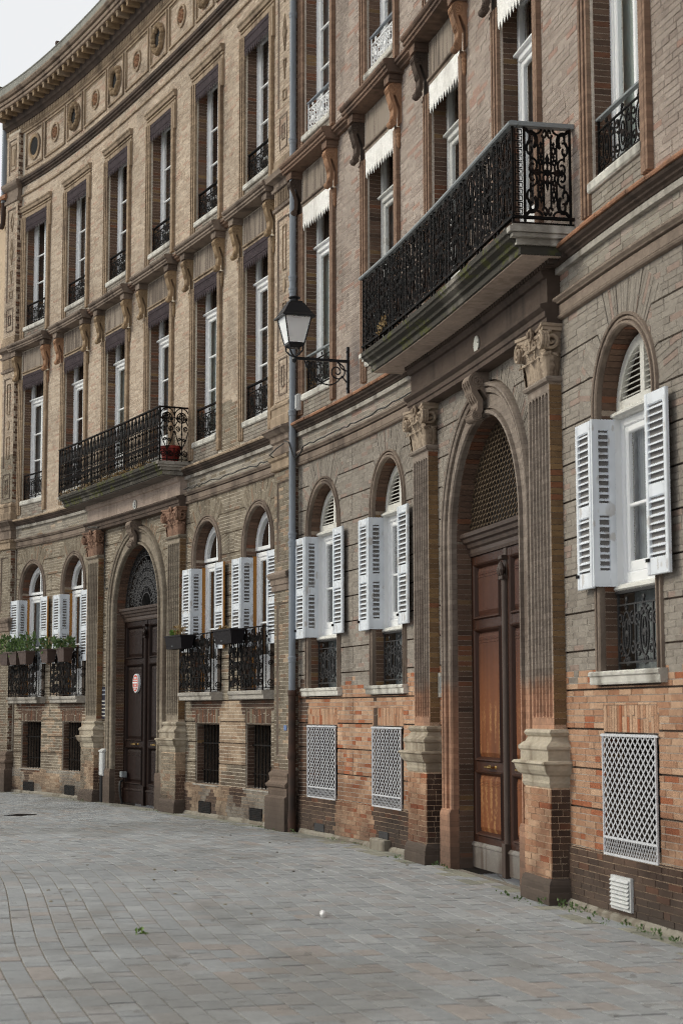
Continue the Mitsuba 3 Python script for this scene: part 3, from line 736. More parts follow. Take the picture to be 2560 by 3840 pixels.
def capital(k, x0, x1, d, z0, z1, mat):
    m = M(); w = x1 - x0; c = (x0 + x1) / 2; h = z1 - z0
    m.add(box(x0 + .02, x1 - .02, -.01, d + .01, z0, z1 - .06))
    # bell flaring outwards at the top, on the front and both sides
    for i in range(6):
        a, b = z0 + h * .45 + i * h * .07, z0 + h * .45 + (i + 1) * h * .07 - .002
        g = .012 + .03 * (i / 5)**1.5
        m.add(box(x0 + .02 - g, x1 - .02 + g, -.01, d + .01 + g, a, b))
    # abacus with a hollow face
    ab = [(x0 - .05, -.01), (x0 - .07, d + .075)] + [(x, d + .075 - .05 * math.sin(math.pi * (x - x0 + .07) / (w + .14))) for x in np.linspace(x0 - .05, x1 + .05, 9)] + [(x1 + .07, d + .075), (x1 + .05, -.01)]
    for za, zb, g in ((z1 - .06, z1 - .028, 0), (z1 - .026, z1, .012)):
        P = Polygon(ab).buffer(g, join_style=2); v, f = tri(P); cc = np.array(P.exterior.coords)[:-1]; n = len(cc); i = np.arange(n); j = (i + 1) % n
        for z in (za, zb): m.add((np.column_stack([v[:, 0], -v[:, 1], np.full(len(v), z)]), f))
        m.add((np.vstack([np.column_stack([cc[:, 0], -cc[:, 1], np.full(n, z)]) for z in (za, zb)]), np.column_stack([i, j, j + n, i + n])))
    def leaf(bx, bd, nx, nd, hh, ww, z=z0, curl=.055):
        # acanthus leaf: a curved strip that bends outwards and rolls over at its tip, with lobes and a midrib
        t = np.linspace(0, 1, 12); out = .012 + .02 * t + curl * np.clip((t - .55) / .45, 0, 1)**1.6
        zz = z + hh * np.where(t < .82, t / .82, 1 - (t - .82) * 1.0)
        wd = ww * (.62 + .38 * np.sin(np.pi * np.clip(t * 1.1, 0, 1))) * np.where(t > .85, 1 - (t - .85) * 4, 1) * (1 + .16 * np.sin(t * 24))
        tx, td = -nd, nx
        V = []
        for i in range(12):
            for q, rise in ((-1, -.012), (-.5, .006), (0, .014), (.5, .006), (1, -.012)):
                o = out[i] + rise
                V.append([bx + nx * o + tx * q * wd[i] / 2, -(bd + nd * o + td * q * wd[i] / 2), zz[i] + (.012 if abs(q) == 1 else 0) * (i % 2)])
        F = [[i * 5 + j, i * 5 + j + 1, (i + 1) * 5 + j + 1, (i + 1) * 5 + j] for i in range(11) for j in range(4)]
        m.add((np.array(V), np.array(F)))
    for x in np.linspace(x0 + .10, x1 - .10, 3): leaf(x, d, 0, 1, h * .42, w * .31)
    for x in np.linspace(x0 + .20, x1 - .20, 2): leaf(x, d, 0, 1, h * .66, w * .24, curl=.07)
    leaf(x0 + .02, d, -.7, .7, h * .46, w * .22); leaf(x1 - .02, d, .7, .7, h * .46, w * .22)
    for s, xe in ((-1, x0), (1, x1)):
        leaf(xe - s * .02, d * .45, s, 0, h * .45, d * .9)
        # corner volutes: one scroll seen from the front, one from the side
        vc = (xe + s * .02, z1 - .15)
        for dd in (d + .03, d + .055, d + .08): m.add(tube(on_front(spiral(vc[0], vc[1], .085, .014, 90, 90 - s * 620, 26), dd), .016, 5))
        for xx in (xe + s * .005, xe + s * .03, xe + s * .055): m.add(tube(on_end(spiral(d - .01, vc[1], .085, .014, 90, 90 - 620, 26), xx), .016, 5))
        m.add(tube(np.array([[c + s * .05, -d - .03, z0 + h * .45], [c + s * .11, -d - .045, z0 + h * .62], [xe - s * .06, -d - .05, z1 - .075]]), [.013, .017, .016], 5))
        ic = (c + s * .075, z1 - .14)
        for dd in (d + .035, d + .055): m.add(tube(on_front(spiral(ic[0], ic[1], .05, .01, 90, 90 + s * 560, 20), dd), .013, 5))
    for a in range(6):
        t = a * math.pi / 3; m.add(lathe([(0, -.02), (.03, -.008), (.03, .012), (0, .02)], (c + .035 * math.cos(t), -d - .06, z1 - .035 + .035 * math.sin(t)), 7, axis=1))
    m.add(lathe([(0, -.02), (.03, -.01), (.03, .02), (0, .03)], (c, -d - .075, z1 - .035), 8, axis=1))
    put(k, m, mat)
def pilaster(H, B, x0, x1, kf, ks, kped, shaft, cap_mat, base_mat, front_pal):
    """fluted pilaster on a high pedestal"""
    k = put(f'{H}__pilaster', flutes(x0, x1, PD, 1.45, 4.46), shaft)
    B.lay_pier = None
    for z in np.arange(1.50, 4.42, COURSE * 1.0):     # thin bed joints of the moulded bricks cross the flutes on the side faces
        pass
    m = M().add(box(x1 - .002, x1, -.01, PD - .004, 1.45, 4.46)); put(f'{k}__side', m, 'mortar_low' if ks == 7 else 'mortar_grey')
    for r in range(int(1.45 / COURSE) + 1, int(4.46 / COURSE)):
        zb, zt = r * COURSE + .003, (r + 1) * COURSE - .003
        e = x1 + rng.uniform(.004, .009); B.raw([[x1, -.0, zb], [x1, -PD + .002, zb], [x1, -PD + .002, zt], [x1, 0, zt], [e, 0, zb], [e, -PD + .002, zb], [e, -PD + .002, zt], [e, 0, zt]], np.array([[4, 5, 6, 7], [0, 1, 5, 4], [1, 2, 6, 5], [2, 3, 7, 6], [3, 0, 4, 7]]), ks)
    m = M(); ring_block(x0, x1, [(.0, 4.44), (.03, 4.45), (.04, 4.47), (.03, 4.49), (.0, 4.50)], m); put(f'{k}__necking', m, shaft)
    capital(f'{k}__capital', x0, x1, PD, 4.49, 4.95, cap_mat)
    # pedestal: attic base, cap, die, foot
    m = M(); ring_block(x0, x1, [(.0, 1.455), (.045, 1.45), (.06, 1.425), (.045, 1.40), (.03, 1.39), (.05, 1.35), (.075, 1.335), (.10, 1.31), (.10, 1.285), (.085, 1.27), (.085, 1.185), (.0, 1.18)], m); put(f'{k}__base', m, base_mat)
    m = M(); ring_block(x0, x1, [(.08, 1.19), (.135, 1.185), (.15, 1.165), (.13, 1.15), (.12, 1.11), (.10, 1.075), (.075, 1.06), (.07, 1.02), (.075, 1.0), (.062, .965), (.0, .96)], m); put(f'{k}__pedestal_cap', m, base_mat)
    a, b, dd = x0 - .06, x1 + .06, PD + .06
    put(f'{k}__pedestal', M().add(box(a + .006, b - .006, -.01, dd - .006, .19, .97)), 'mortar_low')
    B.lay(sbox(a, .20, b, .955), kped, d=dd + .002, depth=.012, course=.056)
    for r in range(int(.20 / .056) + 1, int(.955 / .056)):
        zb, zt = r * .056 + .003, (r + 1) * .056 - .003
        cut = dd * rng.uniform(.35, .65)
        for da, db in ((0, cut - .003), (cut + .003, dd - .004)):
            e = b + rng.uniform(-.003, .002)
            B.raw([[b - .012, -da, zb], [b - .012, -db, zb], [b - .012, -db, zt], [b - .012, -da, zt], [e, -da, zb], [e, -db, zb], [e, -db, zt], [e, -da, zt]], np.array([[4, 5, 6, 7], [0, 1, 5, 4], [1, 2, 6, 5], [2, 3, 7, 6], [3, 0, 4, 7]]), 5 if H == 'brick_house' else (6 if .6 < zb < .9 else 8))  # nearest house: side face coloured dark for dirt and shade together
    m = M(); ring_block(x0, x1, [(.06, .215), (.065, .205), (.078, .19), (.086, .165), (.088, .15), (.092, .145), (.092, .10), (.098, .095), (.098, -.12)], m); put(f'{k}__foot', m, 'sooty_brick')
    return k

def entablature(H, a, b, dp, mat, mat2):
    put(f'{H}__entablature', moulding([(dp, 4.95), (dp + .02, 4.955), (dp + .02, 5.0), (dp + .035, 5.01), (dp + .035, 5.06), (dp + .05, 5.07), (dp + .075, 5.09), (dp + .08, 5.115), (dp + .03, 5.13), (dp, 5.135)], a - .04, b + .04), mat)
    put(f'{H}__entablature', moulding([(dp, 5.135), (dp, 5.36), (dp + .03, 5.365), (dp + .05, 5.40), (dp + .05, 5.45), (0, 5.46)], a, b), mat2)

def oval(c, z, w, h, d0, d1, n=28):
    return slab(Polygon([(c + w * math.cos(t), z + h * math.sin(t)) for t in np.linspace(0, 2 * math.pi, n)[:-1]]), d0, d1, 2)

def carriage_door(H, c, mats, bits):
    frame, panel, base = mats
    d = -.185; z0, z1 = .015, 3.22
    k = put(f'{H}__door', M().add(box(c - DHW, c + DHW, d - .08, d - .035, z0, z1)), frame)
    def mould(x0, x1, za, zb, w=.055, h=.06, mt=frame):
        # raised bolection round a panel
        m = M(); pr = [(0, 0), (.006, h * .5), (w * .35, h), (w * .6, h * .8), (w, 0)]
        P = [(x0, za), (x1, za), (x1, zb), (x0, zb)]
        rings = []
        for o, hh in pr: rings.append([(x0 + o, za + o), (x1 - o, za + o), (x1 - o, zb - o), (x0 + o, zb - o)])
        V = np.array([[x, -(d - .035 + hh), z] for (o, hh), r in zip(pr, rings) for x, z in r]); F = [[i * 4 + j, i * 4 + (j + 1) % 4, (i + 1) * 4 + (j + 1) % 4, (i + 1) * 4 + j] for i in range(len(pr) - 1) for j in range(4)]
        return m.add((V, np.array(F)))
    for s in (-1, 1):
        a, b = sorted((c + s * .045, c + s * DHW))
        lk = put(f'{k}__leaf', M().add(cbox(a, a + .13, d - .04, d, .26, z1)).add(cbox(b - .13, b, d - .04, d, .26, z1)).add(cbox(a + .13, b - .13, d - .04, d - .002, 2.455, 2.555)).add(cbox(a + .13, b - .13, d - .04, d - .002, 1.0, 1.105)).add(cbox(a + .13, b - .13, d - .04, d - .002, 3.13, z1)).add(cbox(a + .13, b - .13, d - .04, d - .002, .26, .35)), frame)
        for za, zb in ((2.555, 3.13), (1.105, 2.455), (.35, 1.0)):
            m = mould(a + .115, b - .115, za - .012, zb + .012)
            put(f'{k}__panel_moulding', m, frame)
            x0, x1 = a + .20, b - .20
            V = [[a + .16, -(d - .033), za + .04], [b - .16, -(d - .033), za + .04], [b - .16, -(d - .033), zb - .04], [a + .16, -(d - .033), zb - .04], [x0, -(d - .012), za + .085], [x1, -(d - .012), za + .085], [x1, -(d - .012), zb - .085], [x0, -(d - .012), zb - .085]]
            m = M().add((np.array(V), np.array([[0, 1, 5, 4], [1, 2, 6, 5], [2, 3, 7, 6], [3, 0, 4, 7], [4, 5, 6, 7]])))
            for zz in (zb - .115, zb - .145): m.add(box(x0 + .01, x1 - .01, d - .014, d - .006, zz, zz + .008))
            put(f'{k}__panel', m, panel)
        m = M().add(cbox(a, b, d - .04, d + .018, z0, .235)).add(ext_x([(d - .02, .235), (d + .03, .235), (d + .03, .25), (d + .01, .275), (d - .02, .28)], a, b)); put(f'{k}__kick_board', m, base)
        m = M(); hx = c + s * .5
        m.add(tube(np.array([[hx - .11, -(d + .045), 1.05], [hx - .06, -(d + .05), 1.05], [hx, -(d + .045), 1.05], [hx + .05, -(d + .05), 1.05], [hx + .11, -(d + .045), 1.05]]), [.013, .009, .018, .009, .013], 8))
        for q in (-.1, .1): m.add(tube(np.array([[hx + q, -(d - .002), 1.05], [hx + q, -(d + .045), 1.05]]), .009, 7)).add(lathe([(0, -.003), (.022, -.002), (.018, .006), (0, .01)], (hx + q, -(d + .002), 1.05), 9, axis=1))
        put(f'{k}__handle', m, 'brass')
    m = M(); a = np.radians(np.linspace(0, 180, 9)); pr = [(.045 * math.cos(t), d + .01 + .035 * math.sin(t)) for t in a]
    V = np.array([[c + x, -dd, z] for z in (.30, 2.92) for x, dd in pr]); m.add((V, np.array([[i, i + 1, i + 10, i + 9] for i in range(8)])))
    m.add(cbox(c - .045, c + .045, d - .04, d + .012, z0, z1))
    for q in range(5): m.add(lathe([(0, .06), (.028, .02), (.034, 0), (.018, -.05), (0, -.06)], (c + (q - 2) * .018, -(d + .05), 3.03 - abs(q - 2) * .018), 7))
    m.add(cbox(c - .06, c + .06, d, d + .06, 2.90, 2.94)).add(cbox(c - .06, c + .06, d, d + .065, 3.10, 3.14)).add(cbox(c - .055, c + .055, d, d + .06, .0, .33))
    put(f'{k}__meeting_stile', m, bits)
    put(f'{k}__transom', ext_x([(d - .08, 3.22), (d + .02, 3.22), (d + .03, 3.25), (d + .03, 3.29), (d + .055, 3.31), (d + .065, 3.345), (d + .095, 3.36), (d + .105, 3.395), (d + .13, 3.41), (d + .135, 3.44), (d + .12, 3.455), (d - .08, 3.47)], c - DHW, c + DHW), 'door_transom')
    return k

# ------------------------------------------------------------------ ironwork of the two balconies
def mirror(P, u=True, v=True):
    out = list(P)
    if u: out += [p * [-1, 1] for p in out]
    if v: out += [p * [1, -1] for p in out]
    return out
def scroll_panel():
    """one panel of the right balcony, u in [-1, 1], v in [-1, 1]"""
    q = [np.array([(-.17, .16), (-.17, .80), (-.24, .86)]), np.array([(-.43, .22), (-.43, .62), (-.55, .70)]), np.array([(-.78, .26), (-.78, .46)]),
         arc(-.75, .72, .30, -60, 120, 12, rz=.20), spiral(-.72, .74, .20, .04, -60, 300, 18), arc(-1.02, .78, .22, -80, 80, 10, rz=.20), arc(-.62, .98, .36, 180, 360, 12, rz=.12),
         spiral(-.78, .52, .20, .04, 100, 420, 16), spiral(-.12, .90, .13, .03, 200, 560, 14), arc(-.74, .16, .26, -60, 100, 10, rz=.16), spiral(-.72, .07, .14, .03, 40, 380, 12),
         np.array([(-.62, .01), (-.45, .05), (-.25, .0)]), spiral(-.44, .14, .13, .03, -90, 240, 12), arc(-.05, .12, .14, 100, 260, 8, rz=.12), spiral(-.30, .22, .09, .03, 180, -100, 10)]
    P = mirror(q)
    cap = arc(-.29, .50, .085, 0, 360, 14, rz=.075)
    P += mirror([cap, np.array([(-.29, .57), (-.29, .66)]), np.array([(-.29, .43), (-.29, .36)])])
    P += [np.array([(-.7, 0), (.7, 0)]), np.array([(0, -.38), (0, .38)]), arc(0, 0, .10, 0, 360, 10, rz=.06)]
    return P
SCROLL = scroll_panel()
def meander(w, z0, z1, n):
    P = []
    h = (z1 - z0) / n
    for i in range(n):
        b = z0 + i * h
        P.append(np.array([(0, b + h * .05), (w, b + h * .05), (w, b + h * .78), (w * .38, b + h * .78), (w * .38, b + h * .42), (w * .68, b + h * .42)]))
        P.append(np.array([(0, b + h * .05), (0, b + h * 1.05)]))
    return P
def balcony_right(H):
    a, b, D, zf, zt = 3.53, 9.12, .585, 5.70, 6.56
    k = put(f'{H}__balcony', M().add(ext_x([(0, 5.47), (D - .13, 5.47), (D - .12, 5.475), (D - .12, 5.535), (D - .085, 5.545), (D - .08, 5.575), (D - .03, 5.60), (D - .02, 5.625), (D, 5.635), (D, 5.685), (D - .02, 5.70), (0, 5.71)], a + .10, b - .10)), 'balcony_edge')
    # the ends of the slab carry the same mouldings
    m = M()
    for (g, za, zb) in ((.11, 5.472, 5.535), (.07, 5.545, 5.598), (.02, 5.60, 5.633), (0, 5.637, 5.685), (.02, 5.687, 5.708)):
        for x0, x1 in ((a + g, a + .12), (b - .12, b - g)): m.add(box(x0, x1, 0, D - g - .012 if g else D - .001, za, zb))
    put(f'{k}__cornice', m, 'stone_white')
    put(f'{k}__soffit', box(a + .12, b - .12, 0, D - .14, 5.462, 5.469), 'soffit')
    # little dentils under the soffit next to the wall
    for i in range(int((b - a - .6) / .075)): put(f'{k}__dentil', M().add(box(a + .5 + i * .075, a + .54 + i * .075, .11, .19, 5.425, 5.461)), 'trim_brown')
    put(f'{k}__hand_rail', M().add(ext_x([(D - .075, zt), (D - .01, zt), (D, zt + .012), (D, zt + .028), (D - .015, zt + .04), (D - .07, zt + .04), (D - .085, zt + .028), (D - .085, zt + .012)], a, b)).add(box(b - .085, b - .001, 0, D - .086, zt + .001, zt + .039)).add(box(a + .001, a + .085, 0, D - .086, zt + .001, zt + .039)), 'rail_grey')
    d = D - .045
    put(f'{k}__bottom_rail', M().add(box(a + .02, b - .02, d - .018, d + .018, zf + .06, zf + .085)).add(box(b - .06, b - .03, 0, d, zf + .06, zf + .085)).add(box(a + .03, a + .06, 0, d, zf + .06, zf + .085)).add(box(b - .055, b - .035, 0, d, zf + .012, zf + .03)), 'iron')
    z0, z1 = zf + .085, zt
    n = 10; L = (b - a - .08) / n
    hz, zc = (z1 - z0) / 2, (z0 + z1) / 2
    for i in range(n):
        x0 = a + .04 + i * L; kw = .10
        m = M()
        for x in (x0, x0 + kw, x0 + kw + .012, x0 + L - .006): m.add(box(x - .009, x + .009, d - .009, d + .009, zf + .01, z1))
        for p in meander(kw - .035, z0 + .01, z1 - .01, 13): m.add(tube(on_front(p + [x0 + .018, 0], d), .0065, 4))
        cx, hw = x0 + kw + (L - kw) / 2, (L - kw) / 2 - .015
        for p in SCROLL: m.add(tube(on_front(p * [hw, hz] + [cx, zc], d), .0088, 4))
        for q in (-.29, .29):
            for v in (-.5, .5): m.add(lathe([(0, .05), (.016, .02), (.004, 0)], (cx + q * hw, -d, zc + v * hz + (.03 if v > 0 else -.05)), 6))
        for v in (.28, -.34): m.add(lathe([(0, .07), (.02, .02), (.012, -.01), (0, -.02)], (cx, -d, zc + v * hz), 6))
        # scrolls stand a little proud: cast leaves over the crossings
        for q in range(9):
            aa = r2.uniform(0, 6.28); u, v = r2.uniform(-.8, .8), r2.uniform(-.85, .85)
            m.add(tube(on_front(spiral(cx + u * hw, zc + v * hz, .03, .008, math.degrees(aa), math.degrees(aa) + 320, 9), d + .012), .007, 4))
        put(f'{k}__railing_panel', m, 'iron')
    for s in (b - .045, a + .045):
        m = M()
        for dd in (d, d - .105, .03): m.add(box(s - .010, s + .010, dd - .010, dd + .010, zf + .0, z1))
        for p in meander(.06, z0 + .01, z1 - .01, 13): m.add(tube(on_end(p * [-1, 1] + [d - .022, 0], s), .0065, 4))
        cd, hd = (d - .105 + .03) / 2, (d - .105 - .03) / 2 - .01
        for p in SCROLL: m.add(tube(on_end(p * [hd, hz] + [cd, zc], s), .0105, 5))
        for q in (-.29, .29):
            for v in (-.5, .5): m.add(lathe([(0, .05), (.016, .02), (.004, 0)], (s, -(cd + q * hd), zc + v * hz + .035), 6)).add(lathe([(0, -.05), (.016, -.02), (.004, 0)], (s, -(cd + q * hd), zc + v * hz - .035), 6))
        for v in (.26, -.26): m.add(lathe([(0, .075), (.02, .02), (.012, -.03), (0, -.07)], (s, -cd, zc + v * hz), 7))
        put(f'{k}__railing_panel', m, 'iron')
    return k
def balcony_left(H):
    a, b, D, zf, zt = -10.86, -5.42, .57, 5.66, 6.54
    k = put(f'{H}__balcony', M().add(ext_x([(0, 5.45), (D - .12, 5.45), (D - .11, 5.455), (D - .11, 5.515), (D - .08, 5.525), (D - .075, 5.555), (D - .03, 5.575), (D - .02, 5.60), (D, 5.61), (D, 5.65), (D - .02, 5.665), (0, 5.67)], a + .10, b - .10)), 'balcony_edge')
    m = M()
    for (g, za, zb) in ((.10, 5.452, 5.515), (.065, 5.525, 5.573), (.02, 5.575, 5.607), (0, 5.611, 5.65), (.02, 5.652, 5.668)):
        for x0, x1 in ((a + g, a + .12), (b - .12, b - g)): m.add(box(x0, x1, 0, D - g - .012 if g else D - .001, za, zb))
    put(f'{k}__cornice', m, 'stone_grey')
    put(f'{k}__soffit', box(a + .12, b - .12, 0, D - .13, 5.442, 5.449), 'soffit_grey')
    d = D - .04
    put(f'{k}__hand_rail', M().add(box(a, b, d - .022, d + .022, zt, zt + .022)).add(box(b - .045, b - .001, 0, d - .023, zt + .001, zt + .021)).add(box(a + .001, a + .045, 0, d - .023, zt + .001, zt + .021)), 'iron')
    rails = M()
    for z in (zf + .03, zf + .36, zf + .60): rails.add(box(a + .02, b - .02, d - .007, d + .007, z, z + .016))
    put(f'{k}__bottom_rail', rails, 'iron')
    n = 29
    for i in range(n):
        x = a + .05 + (i + .5) * (b - a - .1) / n; m = M()
        m.add(tube(np.array([[x, -d, zf + .03], [x, -d, zt]]), .0105, 5))
        m.add(slab(Polygon(arc(x, zt - .15, .066, 0, 360, 16, rz=.125)), d - .006, d + .008, 5))
        for s in (-1, 1):
            m.add(tube(on_front(np.array([(x + s * .09, zf + .03), (x + s * .09, zt - .28), (x + s * .05, zt - .05), (x, zt)]), d), .0065, 4))
            m.add(tube(on_front(spiral(x + s * .045, zf + .13, .042, .008, 90, 90 + s * 500, 12), d), .008, 4)); m.add(tube(on_front(spiral(x + s * .045, zf + .30, .038, .008, 270, 270 - s * 500, 12), d), .008, 4))
            m.add(tube(on_front(np.array([(x, zf + .36), (x + s * .045, zf + .42), (x + s * .02, zf + .50), (x, zf + .56)]), d), .009, 4))
            m.add(tube(on_front(spiral(x + s * .03, zt - .10, .026, .006, 0, s * 420, 10), d + .012), .006, 4))
        for z in (zf + .22, zf + .55, zt - .33): m.add(lathe([(0, -.035), (.018, -.02), (.026, 0), (.018, .02), (0, .035)], (x, -d, z), 7))
        put(f'{k}__baluster', m, 'iron')
    for x in (a + .02, a + (b - a) / 3, a + 2 * (b - a) / 3, b - .02):
        put(f'{k}__post', M().add(box(x - .014, x + .014, d - .014, d + .014, zf, zt)), 'iron')
    s = b - .023
    m = M()
    for i in range(2):
        c = .03 + (i + .5) * (d - .03) / 2; w = (d - .03) / 4
        P = [np.array([(c, zf), (c, zt)]), arc(c, zt - .16, w * .66, 0, 360, 18), arc(c, zt - .16, w * 1.02, 0, 180, 14, rz=.16)]
        for t in range(6): P.append(spiral(c + .045 * math.cos(t * 1.047), zt - .16 + .045 * math.sin(t * 1.047), .026, .008, t * 60, t * 60 + 400, 10))
        for q in (-1, 1):
            P += [spiral(c + q * w * .5, zf + .13, .055, .01, 90, 90 + q * 620, 20), spiral(c + q * w * .55, zf + .54, .045, .01, 270, 270 - q * 560, 18), spiral(c + q * w * .62, zf + .70, .025, .008, 0, q * 400, 10),
                  np.array([(c + q * w * .9, zf + .50), (c + q * w * .62, zf + .36), (c + q * w * .25, zf + .26), (c, zf + .20)]), np.array([(c + q * w * .95, zf + .58), (c + q * w * .6, zf + .66), (c + q * w * .5, zf + .72)]), spiral(c + q * w * .3, zf + .36, .03, .008, 180, 180 - q * 420, 12)]
        for p in P: m.add(tube(on_end(p, s), .0095, 5))
        for z in (zf + .45, zt - .30, zf + .24): m.add(lathe([(0, -.03), (.012, -.015), (.018, 0), (.012, .015), (0, .03)], (s, -c, z), 6))
        m.add(box(s - .008, s + .008, c + 2 * w / 2 - .006, c + 2 * w / 2 + .006, zf, zt))
    m.add(box(s - .012, s + .012, 0.01, .03, zf, zt)); m.add(box(s - .006, s + .006, .03, d, zf + .025, zf + .04)); m.add(box(s - .006, s + .006, .03, d, zt - .165, zt - .155))
    put(f'{k}__railing_panel', m, 'iron')
    return k

# ------------------------------------------------------------------ the two houses
def arch_window_low(H, B, c, left, fr_mat, sh_mat, seed):
    """ground-floor window in a round arch; left = the left house's glazed fanlight and French window"""
    window_surround(H, c, 'trim_taupe')
    k = casement(H, c, .575, 1.93 if left else 2.62, 3.97, -.185, 'window_white', bars=(2.92,) if left else (3.25,), back='curtain_dim', fr=.07, apron=2.45 if left else None)
    ring = Point(c, 4.0).buffer(.575, 32).intersection(sbox(c - 1, 4.0, c + 1, 5)); hole = Point(c, 4.0).buffer(.47 if left else .49, 32).intersection(sbox(c - 1, 4.05, c + 1, 5))
    if left:
        put(f'{k}__fanlight_frame', M().add(slab(ring.difference(hole).union(sbox(c - .02, 4.0, c + .02, 4.56)), -.24, -.17)), 'window_white')
        v, f = tri(hole); put(f'{k}__fanlight_pane', (np.column_stack([v[:, 0], np.full(len(v), .205), v[:, 1]]), f), 'glass')
        put(f'{k}__room', slab(ring, -.36, -.35), 'dark_room')
    else:
        fm = M().add(slab(ring.difference(hole).union(sbox(c - .04, 4.0, c + .04, 4.56)).union(sbox(c - .56, 4.0, c + .56, 4.10)), -.21, -.155))
        fk = put(f'{k}__louvre', fm, 'paint_cream')
        for i in range(9):
            z = 4.115 + i * .045; hw = math.sqrt(max(.49**2 - (z - 4.0)**2, 0)) - .005
            for s in (-1, 1):
                x0, x1 = sorted((c + s * .04, c + s * hw))
                if x1 - x0 > .05: put(f'{fk}__slat', ext_x([(-.20, z + .022), (-.195, z + .026), (-.16, z + .004), (-.165, z)], x0, x1), 'paint_cream')
        put(f'{k}__room', slab(ring, -.36, -.35), 'dark_room')
        put(f'{k}__weather_board', ext_x([(-.24, 3.965), (-.13, 3.965), (-.10, 3.98), (-.10, 4.0), (-.13, 4.02), (-.24, 4.03)], c - .57, c + .57), 'paint_cream')
        put(f'{k}__sill_board', ext_x([(-.24, 2.56), (-.12, 2.56), (-.10, 2.575), (-.11, 2.60), (-.15, 2.62), (-.24, 2.62)], c - .57, c + .57), 'paint_cream')
        put(f'{k}__apron_board', M().add(box(c - .57, c + .57, -.32, -.28, 1.93, 2.56)).add(box(c - .5, c + .5, -.28, -.265, 2.40, 2.47)).add(box(c - .5, c + .5, -.28, -.265, 2.02, 2.09)), 'curtain_dim')
        guard(k, c, .56, 1.95, 2.54, -.13, 'iron_grey', 'iron_grey', rr=.010)
        put(f'{H}__window_sill', ext_x([(-.18, 1.815), (.055, 1.815), (.06, 1.83), (.06, 1.875), (.075, 1.885), (.075, 1.91), (.06, 1.92), (-.18, 1.93)], c - .72, c + .72), 'stone_white')
    z0, z1 = (2.57, 3.90) if left else (2.60, 3.96)
    xl, xr = c - .575, c + .575
    put(f'{k}__hanging_stile', box(xl + .0, xl + .02, -.185, -.125, z0 - (.62 if left else 0), z1 + .02), 'paint_amber' if left else 'window_white')
    for nm, args in (('side', (xl + .028, -.122, .075)),):
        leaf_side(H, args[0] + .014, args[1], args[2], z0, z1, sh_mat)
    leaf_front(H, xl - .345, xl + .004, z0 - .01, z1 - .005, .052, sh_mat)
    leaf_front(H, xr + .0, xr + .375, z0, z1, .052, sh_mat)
    if left: put(f'{k}__hanging_stile', box(xr + .376, xr + .392, .052, .078, z0, z1), 'paint_amber')
    if left:      # shallow stone ledge with a cast-iron balustrade
        a, b = c - .74, c + .74
        put(f'{H}__window_sill', M().add(ext_x([(-.18, 1.79), (.17, 1.79), (.18, 1.80), (.18, 1.85), (.205, 1.865), (.21, 1.905), (.195, 1.915), (-.18, 1.92)], a, b)), 'stone_grey')
        m = M(); z0, z1, d = 1.94, 2.81, .18
        for x in np.linspace(a + .03, b - .03, 5): m.add(box(x - .009, x + .009, d - .009, d + .009, 1.91, z1))
        m.add(box(a + .02, b - .02, d - .016, d + .016, z1, z1 + .016)).add(box(a + .03, b - .03, d - .008, d + .008, z0, z0 + .014)).add(box(a + .03, b - .03, d - .006, d + .006, z0 + .2, z0 + .212))
        rr_ = np.random.default_rng(seed)
        for i in range(4):
            x0 = a + .03 + (i + .5) * (b - a - .06) / 4; w = (b - a - .06) / 8
            for s in (-1, 1):
                for zc in (z0 + .10, z0 + .33, z0 + .52, z0 + .72): m.add(tube(on_front(spiral(x0 + s * w * .5, zc, w * .42, .008, 90, 90 + s * 560, 18), d), .0085, 4))
                m.add(tube(on_front(np.array([(x0, z0), (x0 + s * w * .25, z0 + .3), (x0 + s * w * .1, z0 + .5), (x0 + s * w * .8, z0 + .8)]), d), .008, 4))
            m.add(tube(on_front(np.array([(x0, z0), (x0, z1)]), d), .007, 4))
            for q in range(34): m.add(tube(on_front(spiral(x0 + rr_.uniform(-w, w) * .95, z0 + rr_.uniform(.05, .85), .034, .008, rr_.uniform(0, 360), 700, 9), d + .006), .011, 4))
        put(f'{k}__balustrade', m, 'iron')
        m = M(); s = b - .03
        m.add(box(s - .008, s + .008, .01, d, z0, z0 + .014)).add(box(s - .012, s + .012, .0, d, z1, z1 + .016)).add(box(s - .007, s + .007, .01, .022, z0, z1)).add(box(s - .006, s + .006, .125, .135, z0, z1 - .06))
        for zc, r, q in ((z0 + .09, .045, 1), (z0 + .36, .032, -1), (z0 + .50, .036, 1), (z0 + .68, .032, -1), (z0 + .79, .042, 1)): m.add(tube(on_end(spiral(.062, zc, r * 1.25, .008, 180, 180 + q * 560, 18), s), .0075, 5))
        put(f'{k}__balustrade', m, 'iron')

